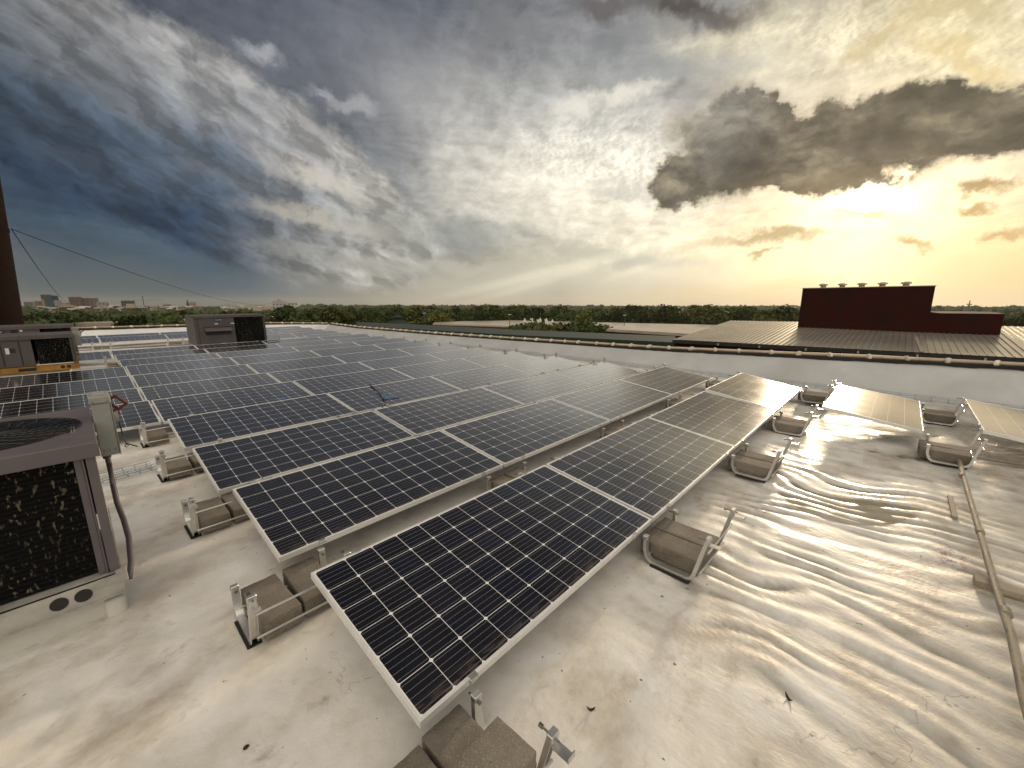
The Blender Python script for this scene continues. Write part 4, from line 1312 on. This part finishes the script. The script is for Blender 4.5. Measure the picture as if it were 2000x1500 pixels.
# ---- lower, longer roofs
def prism(name, label, pts, z, wallm, roofm, thick=.5, cat='building', extra=None):
    P_ = [at(u, v, z) for u, v in pts]; c = sum(P_, Vector()) / len(P_); c.z = gz(c.x, c.y)
    t = empty(name, c); tag(t, label, cat)
    b = MB(); lo_ = [b.b.verts.new(Vector((p.x, p.y, gz(p.x, p.y) - 1)) - c) for p in P_]; hi_ = [b.b.verts.new(Vector((p.x, p.y, z - thick)) - c) for p in P_]
    n = len(P_)
    for i in range(n): b.b.faces.new((lo_[i], lo_[(i + 1) % n], hi_[(i + 1) % n], hi_[i]))
    b.build('wall', wallm, t)
    b = MB(); lo_ = [b.b.verts.new(Vector((p.x, p.y, z - thick + .01)) - c) for p in P_]; hi_ = [b.b.verts.new(Vector((p.x, p.y, z)) - c) for p in P_]
    for i in range(n): b.b.faces.new((lo_[i], lo_[(i + 1) % n], hi_[(i + 1) % n], hi_[i]))
    b.b.faces.new(hi_); b.b.faces.new(list(reversed(lo_)))
    b.build('roof', roofm, t)
    return t, c


fac_red = facade_mat('red_brick_windows', (.075, .018, .010), (.02, .02, .02), .12, .2, .3)
tA, cA = prism('warehouse', 'long red brick warehouse with pale flat roof beyond the treetops', [(845, 632), (1010, 637), (1300, 643), (1500, 641.5), (1528, 637.5), (1000, 625.5), (850, 628.5)], -7, fac_red, M['flatroof'])
for i in range(9):
    p = at(1025 + i * 5 + (i % 3) * 7, 629 + (i % 2), -7) - cA
    b = MB(); h_ = random.uniform(.3, 1.3); b.box(p.x - .4, p.x + .4, p.y - .4, p.y + .4, p.z, p.z + h_); b.cyl((p.x, p.y, p.z + h_), (p.x, p.y, p.z + h_ + .6), .2, 8)
    b.build('roof_vent', M['label'], tA)
prism('warehouse', 'shorter pale roofed shed left of the ribbed metal roof', [(1185, 642.5), (1350, 652), (1382, 642), (1215, 636.5)], -4, M['brickred'], M['flatroof'])
prism('green_roofed_building', 'low dark green roofed building just past the right parapet', [(640, 631), (760, 640), (1000, 654), (1325, 669), (1318, 656.5), (1000, 643.5), (800, 633), (700, 629)], -4.2, M['brickred'], M['green_metal'])
# pavilion with a small cupola
p = out(775, 150); zt = ztop(775, 614, 150)
t = empty('pavilion', p); tag(t, 'small white pavilion with tiered roof among the trees', 'pavilion')
hh = zt - p.z
b = MB(); b.box(-1.6, 1.6, -1.6, 1.6, 0, hh - 3.2); b.build('wall', M['label'], t)
b = MB()
for (w0, w1, z0_, z1_) in ((3.0, 1.2, hh - 3.2, hh - 1.8), (1.7, .1, hh - 1.0, hh)):
    lo_ = [b.b.verts.new((sx_ * w0, sy_ * w0, z0_)) for sx_, sy_ in ((-1, -1), (1, -1), (1, 1), (-1, 1))]; hi_ = [b.b.verts.new((sx_ * w1, sy_ * w1, z1_)) for sx_, sy_ in ((-1, -1), (1, -1), (1, 1), (-1, 1))]
    for i in range(4): b.b.faces.new((lo_[i], lo_[(i + 1) % 4], hi_[(i + 1) % 4], hi_[i]))
    b.b.faces.new(lo_); b.b.faces.new(hi_)
b.box(-1.0, 1.0, -1.0, 1.0, hh - 1.8, hh - 1.0); b.build('roof', M['green_metal'], t)

# ---- stack with guy wires
DS = 45.0
e0 = ray(52, 632); e1 = ray(0, 300)
p0 = CPOS + e0 * (DS / math.hypot(e0.x, e0.y)); p1 = CPOS + e1 * (DS / math.hypot(e1.x, e1.y))
ax = (p1 - p0).normalized()
R0, R1 = 1.75, 1.55
base = p0 - ax * ((p0.z + 14) / ax.z) + Vector((-R0 * 1.02, -.2, 0)); topp = base + ax * 44
b = MB(); k_ = 24
b.tube([base.lerp(topp, i / k_) for i in range(k_ + 1)], [R0 + (R1 - R0) * i / k_ for i in range(k_ + 1)], 32)
t = empty('smokestack', base); tag(t, 'tall dark rust brown smokestack at the left edge of the view', 'smokestack')
sh = b.build('shaft', M['stack'], t, smooth=True); sh.matrix_parent_inverse = Matrix.Translation(-base)
b = MB()
for s_ in (.32, .47, .62, .8):
    c = base.lerp(topp, s_); b.tube([c - ax * .12, c + ax * .12], R0 + (R1 - R0) * s_ + .04, 32)
bd = b.build('band', M['stack'], t); bd.matrix_parent_inverse = Matrix.Translation(-base)
hook = CPOS + ray(22, 447) * (DS / math.hypot(*ray(22, 447).xy))
for (u, v, D, sag, lab) in ((532, 592, 170, 2.2, 'long thin guy wire sloping from the smokestack down to the right'), (131, 588, 170, 1.2, 'short steep guy wire from the smokestack towards downtown')):
    d = ray(u, v); q = CPOS + d * (D / math.hypot(d.x, d.y))
    b = MB(); b.tube([hook.lerp(q, i / 24) - Vector((0, 0, sag * 4 * (i / 24) * (1 - i / 24))) for i in range(25)], .028, 6)
    tag(b.build('guy_wire', M['cable']), lab, 'wire', None)

# ---- town on the left
def tower(u0, u1, vt, D, wall, glass, label, dep=30, sx=.28, sz=.3, frac=.5, name='office_block', roofm=None, extra=()):
    a, c = out(u0, D), out(u1, D)
    mid_ = (a + c) / 2; w = (c - a).length; zt_ = ztop((u0 + u1) / 2, vt, D)
    t = empty(name, mid_, (0, 0, math.atan2((a - c).y, (a - c).x) + math.pi)); tag(t, label, 'building')
    h = zt_ - mid_.z
    mk = facade_mat(name + '_facade', wall, glass, sx, sz, frac)
    b = MB(); b.box(-w / 2, w / 2, 0, dep, -3, h); b.build('wall', mk, t)
    b = MB(); b.box(-w / 2 - .3, w / 2 + .3, -.3, dep + .3, h + .01, h + .9)
    if w > 14: b.box(-w * .2, w * .12, dep * .3, dep * .6, h + .9, h + 4)
    b.build('roof', roofm or M['trim'], t)
    return t


TW = [(83, 104, 575.5, 1300, (.035, .075, .09), (.02, .04, .06), 'dark teal glass tower, tallest in the town skyline'),
      (100, 117, 577.5, 1320, (.03, .09, .11), (.02, .05, .07), 'second teal glass tower joined on the right of the tallest'),
      (136, 162, 580, 1200, (.13, .095, .08), (.05, .04, .035), 'taupe brown tower block right of the teal glass towers'),
      (162, 194, 582.5, 1210, (.17, .13, .10), (.07, .055, .045), 'broad tan tower block with flat cornice in the town'),
      (106, 122, 587.5, 1000, (.30, .28, .27), (.16, .15, .15), 'pale grey blank tower below the teal towers'),
      (84, 88, 585.5, 1050, (.42, .28, .14), (.2, .14, .08), 'slim orange tower left of the teal towers'),
      (68, 83, 588.5, 1050, (.20, .14, .10), (.07, .05, .04), 'brown office block between smokestack and teal towers'),
      (47, 67, 590, 1200, (.16, .15, .15), (.06, .06, .06), 'low grey block next to the smokestack'),
      (189, 212, 591, 900, (.30, .30, .30), (.06, .065, .07), 'light grey gridded office block in the town'),
      (122, 136, 592, 950, (.40, .31, .20), (.2, .16, .1), 'small cream block left of the taupe tower'),
      (93, 113, 602, 620, (.20, .10, .08), (.06, .04, .035), 'reddish low block in front of the pale tower'),
      (114, 150, 600, 640, (.11, .085, .065), (.05, .04, .035), 'dark brown mill building in front of the town'),
      (185, 214, 602.5, 560, (.26, .25, .21), (.05, .05, .05), 'grey open deck car park in front of the gridded block'),
      (152, 172, 609, 450, (.62, .61, .57), (.3, .3, .3), 'bright white low shed in front of the car park'),
      (229, 283, 602, 520, (.11, .048, .036), (.03, .02, .02), 'long dark red brick factory in the town'),
      (237, 264, 587.5, 1300, (.055, .06, .065), (.03, .035, .04), 'dark slate block on the town skyline behind the red factory'),
      (290, 308, 597, 800, (.30, .26, .20), (.1, .09, .08), 'beige low block right of the red factory'),
      (318, 334, 595, 1000, (.26, .15, .10), (.1, .06, .05), 'terracotta block near the church spire'),
      (371, 384, 590.5, 1000, (.34, .26, .19), (.14, .1, .08), 'tan nave like hall beside the church spire'),
      (430, 462, 596.5, 1100, (.42, .42, .40), (.18, .18, .18), 'long low white building left of the hospital'),
      (452, 533, 602, 620, (.44, .37, .27), (.3, .25, .19), 'long cream warehouse above the hooded rooftop unit'),
      (533, 560, 589.5, 720, (.40, .39, .37), (.06, .065, .08), 'white banded hospital block on the horizon'),
      (560, 580, 593, 700, (.48, .46, .42), (.08, .08, .09), 'lower white wing right of the hospital block')]
for (u0, u1, vt, D, wl, gl_, lab) in TW:
    tower(u0, u1, vt, D, wl, gl_, lab, sx=.16 if D > 900 else .22, sz=.2)
random.seed(21)
for i in range(84):
    u0 = random.uniform(60, 520); D = random.uniform(430, 900); w = random.uniform(6, 20)
    c_ = random.choice(((.34, .30, .25), (.12, .07, .05), (.20, .18, .16), (.45, .42, .37), (.09, .08, .075), (.26, .13, .09)))
    vt = 594 + 5200 / D + random.uniform(-4, 2)
    ri = random.randrange(4)
    t = tower(u0, u0 + w, vt, D, c_, (.05, .05, .05), 'small low building with %s roof scattered before the town' % ('a white', 'a beige', 'an asphalt grey', 'a cream')[ri], dep=random.uniform(10, 24), name='low_building',
              roofm=(M['label'], M['trim'], M['asphalt'], M['flatroof'])[ri])
    t['group'] = 'small low buildings scattered before the town'
# church spire, crane, mast
p = out(367, 980); h = ztop(367, 583, 980) - p.z
t = empty('church', p); tag(t, 'slender church spire left of the tan hall', 'church')
b = MB(); b.box(-2.2, 2.2, -2.2, 2.2, -2, h * .55); b.build('tower', M['stack'], t)
b = MB(); q = [b.b.verts.new((sx_ * 2.3, sy_ * 2.3, h * .551)) for sx_, sy_ in ((-1, -1), (1, -1), (1, 1), (-1, 1))]; a = b.b.verts.new((0, 0, h))
for i in range(4): b.b.faces.new((q[i], q[(i + 1) % 4], a))
b.b.faces.new(q); b.build('spire', M['asphalt'], t)
p = out(281, 1250); h = ztop(281, 578, 1250) - p.z
t = empty('tower_crane', p); tag(t, 'thin construction crane over the town skyline', 'crane')
b = MB(); b.box(-.6, .6, -.6, .6, 0, h); b.build('mast', M['asphalt'], t)
b = MB(); b.box(-18, 36, -.4, .4, h - 9, h - 8.5); b.build('jib', M['asphalt'], t)
p = out(1893, 900); h = ztop(1893, 587, 900) - p.z
t = empty('radio_mast', p); tag(t, 'thin radio mast on the horizon right of the penthouse', 'mast')
b = MB(); b.box(-.5, .5, -.5, .5, 0, h); b.build('mast', M['asphalt'], t); b = MB(); b.box(-2.4, 2.4, -2.4, 2.4, h - 6, h - 4.6); b.build('platform', M['asphalt'], t)
# elevated road
b = MB()
a_ = [out(u, D) for u, D in ((-40, 175), (150, 170), (280, 168), (420, 190), (600, 260))]
zz_ = [ztop(u, v, D) for u, v, D in ((-40, 632, 175), (150, 630, 170), (280, 627.5, 168), (420, 621, 190), (600, 615, 260))]
for i in range(4):
    p, q = Vector((a_[i].x, a_[i].y, zz_[i])), Vector((a_[i + 1].x, a_[i + 1].y, zz_[i + 1]))
    n_ = (q - p).cross(Vector((0, 0, 1))).normalized() * 6
    vs = [b.b.verts.new(v) for v in (p - n_, p + n_, q + n_, q - n_)]; b.b.faces.new(vs)
    vs2 = [b.b.verts.new(v - Vector((0, 0, 1.2))) for v in (p - n_, p + n_, q + n_, q - n_)]; b.b.faces.new(list(reversed(vs2)))
    b.b.faces.new((vs[0], vs[3], vs2[3], vs2[0])); b.b.faces.new((vs[1], vs[2], vs2[2], vs2[1]))
tag(b.build('road', M['trim']), kind='structure')
for (u, vt, D, lab) in ((828, 612, 120, 'slim lamp post left of the long red warehouse'), (995, 615, 110, 'slim lamp post before the long red warehouse'), (1221, 616, 105, 'slim lamp post right of the tree clump')):
    p = out(u, D); h = ztop(u, vt, D) - p.z
    t = empty('street_lamp', p); tag(t, lab, 'street lamp')
    b = MB(); b.tube([(0, 0, 0), (0, 0, h)], [.13, .07], 8); b.build('pole', M['asphalt'], t)
    b = MB(); b.box(-.5, .5, -.15, .15, h, h + .14); b.build('lamp_head', M['label'], t)


# ================================================================== trees
def crown_mesh(seed, h, w, n=900, leaf=.42):
    rnd = random.Random(seed); vs = []; fs = []
    cl = []
    for i in range(rnd.randint(11, 15)):
        a = rnd.uniform(0, 2 * math.pi); r = w * .5 * math.sqrt(rnd.random()) * .8; z = h * rnd.uniform(.36, .88)
        r *= 1 - max(0, (z / h - .6)) * 1.3
        cl.append((Vector((r * math.cos(a), r * math.sin(a), z)), rnd.uniform(.13, .26) * w))
    cl.append((Vector((0, 0, h * .86)), w * .19))
    for i in range(n):
        c, R = rnd.choice(cl)
        d = Vector((rnd.gauss(0, 1), rnd.gauss(0, 1), rnd.gauss(0, .85))).normalized() * R * rnd.uniform(.55, 1.1)
        p = c + d
        if p.z < h * .2: continue
        u = Vector((rnd.gauss(0, 1), rnd.gauss(0, 1), rnd.gauss(0, 1))).normalized(); v = u.orthogonal().normalized()
        s = leaf * rnd.uniform(.6, 1.4); k = len(vs)
        vs += [p - u * s - v * s * .6, p + u * s * .9 - v * s * .7, p + u * s + v * s * .6, p - u * s * .8 + v * s * .8]
        fs.append((k, k + 1, k + 2, k + 3))
    k_ = h / max(v.z for v in vs); vs = [Vector((v.x, v.y, v.z * k_)) for v in vs]
    m = bpy.data.meshes.new('crown'); m.from_pydata([tuple(v) for v in vs], [], fs); return m


def trunk_mb(seed, h):
    rnd = random.Random(seed); b = MB()
    b.tube([(0, 0, -.5), (.1, 0, h * .25), (rnd.uniform(-.3, .3), rnd.uniform(-.3, .3), h * .6), (0, 0, h * .8)], [h * .035, h * .027, h * .015, h * .005], 7)
    for i in range(5):
        a = rnd.uniform(0, 6.28); z = h * rnd.uniform(.25, .5)
        b.tube([(0, 0, z), (math.cos(a) * h * .12, math.sin(a) * h * .12, z + h * .13), (math.cos(a) * h * .22, math.sin(a) * h * .22, z + h * .28)], [h * .014, h * .009, h * .003], 5)
    return b


PROT = []
for i, (h, w, mt_) in enumerate(((12, 10, 'leaf'), (11, 11, 'leaf'), (13, 9, 'leaf'), (10, 9, 'leaf_gold'), (12, 12, 'leaf'))):
    t = empty('leafy_tree'); me = crown_mesh(i + 3, h, w, 1500, .36); me.materials.append(M[mt_])
    o = bpy.data.objects.new('crown', me); C.objects.link(o); o.parent = t
    trunk_mb(i, h).build('trunk', M['bark'], t)
    remember(t); PROT.append([t, h, False])


def plant(u, D, vt, i, label, group):
    p = out(u, D); h = max(4.0, ztop(u, vt, D) - p.z)
    t, h0_, used = PROT[i]
    o = copy_tree(t) if used else t
    PROT[i][2] = True
    s_ = h / h0_
    o.location = p; o.scale = (s_ * random.uniform(.9, 1.15), s_ * random.uniform(.9, 1.15), s_); o.rotation_euler = (0, 0, random.uniform(0, 6.28))
    tag(o, label.replace('KIND', ('broad dark green', 'round dark green', 'narrow green', 'yellowing green', 'wide spreading green')[i]), 'tree', group)


random.seed(5)
for j, (u, vt) in enumerate(((1022, 629), (1040, 625), (1058, 623), (1076, 629), (1100, 627), (1122, 624), (1140, 622), (1160, 626), (1178, 632))):
    plant(u, 92 + (j % 3) * 5, vt, (0, 2, 1, 3, 4)[j % 5], '%s tree from the left in the clump in front of the long red warehouse' % ORD[j + 1], 'clump of trees in front of the red warehouse')
plant(1505, 150, 610, 3, 'rounded yellow green tree just left of the dark red penthouse', None)
plant(1528, 165, 598, 1, 'taller olive tree against the left side of the penthouse', None)
plant(660, 120, 603, 3, 'yellow tinted tree above the far corner of the roof', None)
for i in range(118):
    u = 545 + (i / 118) * 1010 + random.uniform(-8, 8); D = random.uniform(175, 300)
    vt = 600 + random.uniform(-7, 9)
    plant(u, D, vt, random.choice((0, 1, 2, 4, 4, 0, 3)), 'KIND tree in the far belt, ' + ('near the far roof corner' if u < 700 else 'around the small pavilion' if u < 850 else 'above the left half of the red warehouse' if u < 1010 else 'above the clump of trees' if u < 1190 else 'above the pale shed' if u < 1370 else 'left of the dark red penthouse'), 'belt of trees behind the warehouses')
for i in range(34):
    u = random.uniform(300, 600); D = random.uniform(110, 230)
    plant(u, D, 609 + random.uniform(-5, 9) - max(0, u - 520) * .05, random.choice((0, 1, 2, 4)), 'KIND tree in front of the town, ' + ('left of the hooded unit' if u < 370 else 'behind the hooded unit' if u < 515 else 'below the white hospital'), 'dark trees in front of the town')
for i in range(24):
    u = random.choice((random.uniform(52, 100), random.uniform(100, 300))); D = random.uniform(140, 300)
    plant(u, D, 613 + random.uniform(-7, 8), random.choice((0, 1, 4)), 'KIND tree near the foot of the smokestack below downtown', 'dark trees near the foot of the smokestack')
for i in range(16):
    u = random.uniform(1835, 2060); D = random.uniform(180, 320)
    plant(u, D, 613 + random.uniform(-4, 8), random.choice((0, 1, 2, 4)), 'KIND tree right of the dark red penthouse', 'trees right of the penthouse')

# far woodland: reads as one mass
rnd = random.Random(11); vs = []; fs = []
for i in range(9500):
    a = rnd.uniform(RAD(-14), RAD(98)); D = 300 * (10 ** rnd.uniform(0, 1.02)) 
    x, y = math.cos(a) * D, math.sin(a) * D; g = gz(x, y)
    town = math.degrees(a) > 70 and D > 380
    if town and rnd.random() < .62: continue
    H = (rnd.uniform(5, 9) if D < 1000 else rnd.uniform(8, 14)) + (4 * mn.noise(Vector((x * .004, y * .004, 0)))) + (D > 1400) * rnd.uniform(0, 7)
    if town: H *= .55
    R = rnd.uniform(4.5, 8.5) * (1 + D / 2500)
    for k_ in range(10):
        d = Vector((rnd.gauss(0, 1), rnd.gauss(0, 1), abs(rnd.gauss(0, 1)) * .9)).normalized()
        p = Vector((x, y, g + H - R * .75)) + Vector((d.x * R, d.y * R, d.z * R * .75)) * rnd.uniform(.75, 1.05)
        u = Vector((rnd.gauss(0, 1), rnd.gauss(0, 1), rnd.gauss(0, .7))).normalized(); v = u.orthogonal().normalized(); s = R * rnd.uniform(.28, .5)
        k = len(vs); vs += [p - u * s - v * s * .7, p + u * s - v * s * .6, p + u * s * .9 + v * s * .7, p - u * s * .8 + v * s * .8]; fs.append((k, k + 1, k + 2, k + 3))
    k = len(vs); n_ = 7
    for a_i in range(n_):
        an = a_i * 2 * math.pi / n_; vs.append(Vector((x + math.cos(an) * R * .95, y + math.sin(an) * R * .95, g)))
    for a_i in range(n_):
        an = a_i * 2 * math.pi / n_; vs.append(Vector((x + math.cos(an) * R * .75, y + math.sin(an) * R * .75, g + H - R * .35)))
    vs.append(Vector((x, y, g + H)))
    for a_i in range(n_):
        j = (a_i + 1) % n_; fs.append((k + a_i, k + j, k + n_ + j, k + n_ + a_i)); fs.append((k + n_ + a_i, k + n_ + j, k + 2 * n_))
me = bpy.data.meshes.new('woodland'); me.from_pydata([tuple(v) for v in vs], [], fs); me.materials.append(M['leaf_far'])
wo = bpy.data.objects.new('woodland', me); C.objects.link(wo); tag(wo, 'wooded plain of far green treetops out to the horizon', 'woodland', kind='stuff')
SC.cycles.max_bounces = 6; SC.cycles.diffuse_bounces = 3; SC.cycles.glossy_bounces = 3; SC.cycles.transparent_max_bounces = 4
SC.cycles.use_denoising = True
SC.cycles.sample_clamp_indirect = 6

# evening haze over the plain
if True:
    hz = MB(); hz.box(-9050, 9050, -9050, 9050, -200, 60)
    m = bpy.data.materials.new('haze'); m.use_nodes = True; ht = NT(m.node_tree); ht.n.clear()
    pv = ht.n.new('ShaderNodeVolumePrincipled'); pv.inputs['Density'].default_value = .00007; pv.inputs['Color'].default_value = (.93, .90, .84, 1); pv.inputs['Anisotropy'].default_value = .4
    mo = ht.n.new('ShaderNodeOutputMaterial'); ht.l.new(pv.outputs[0], mo.inputs['Volume'])
    tag(hz.build('haze', m), kind='stuff')
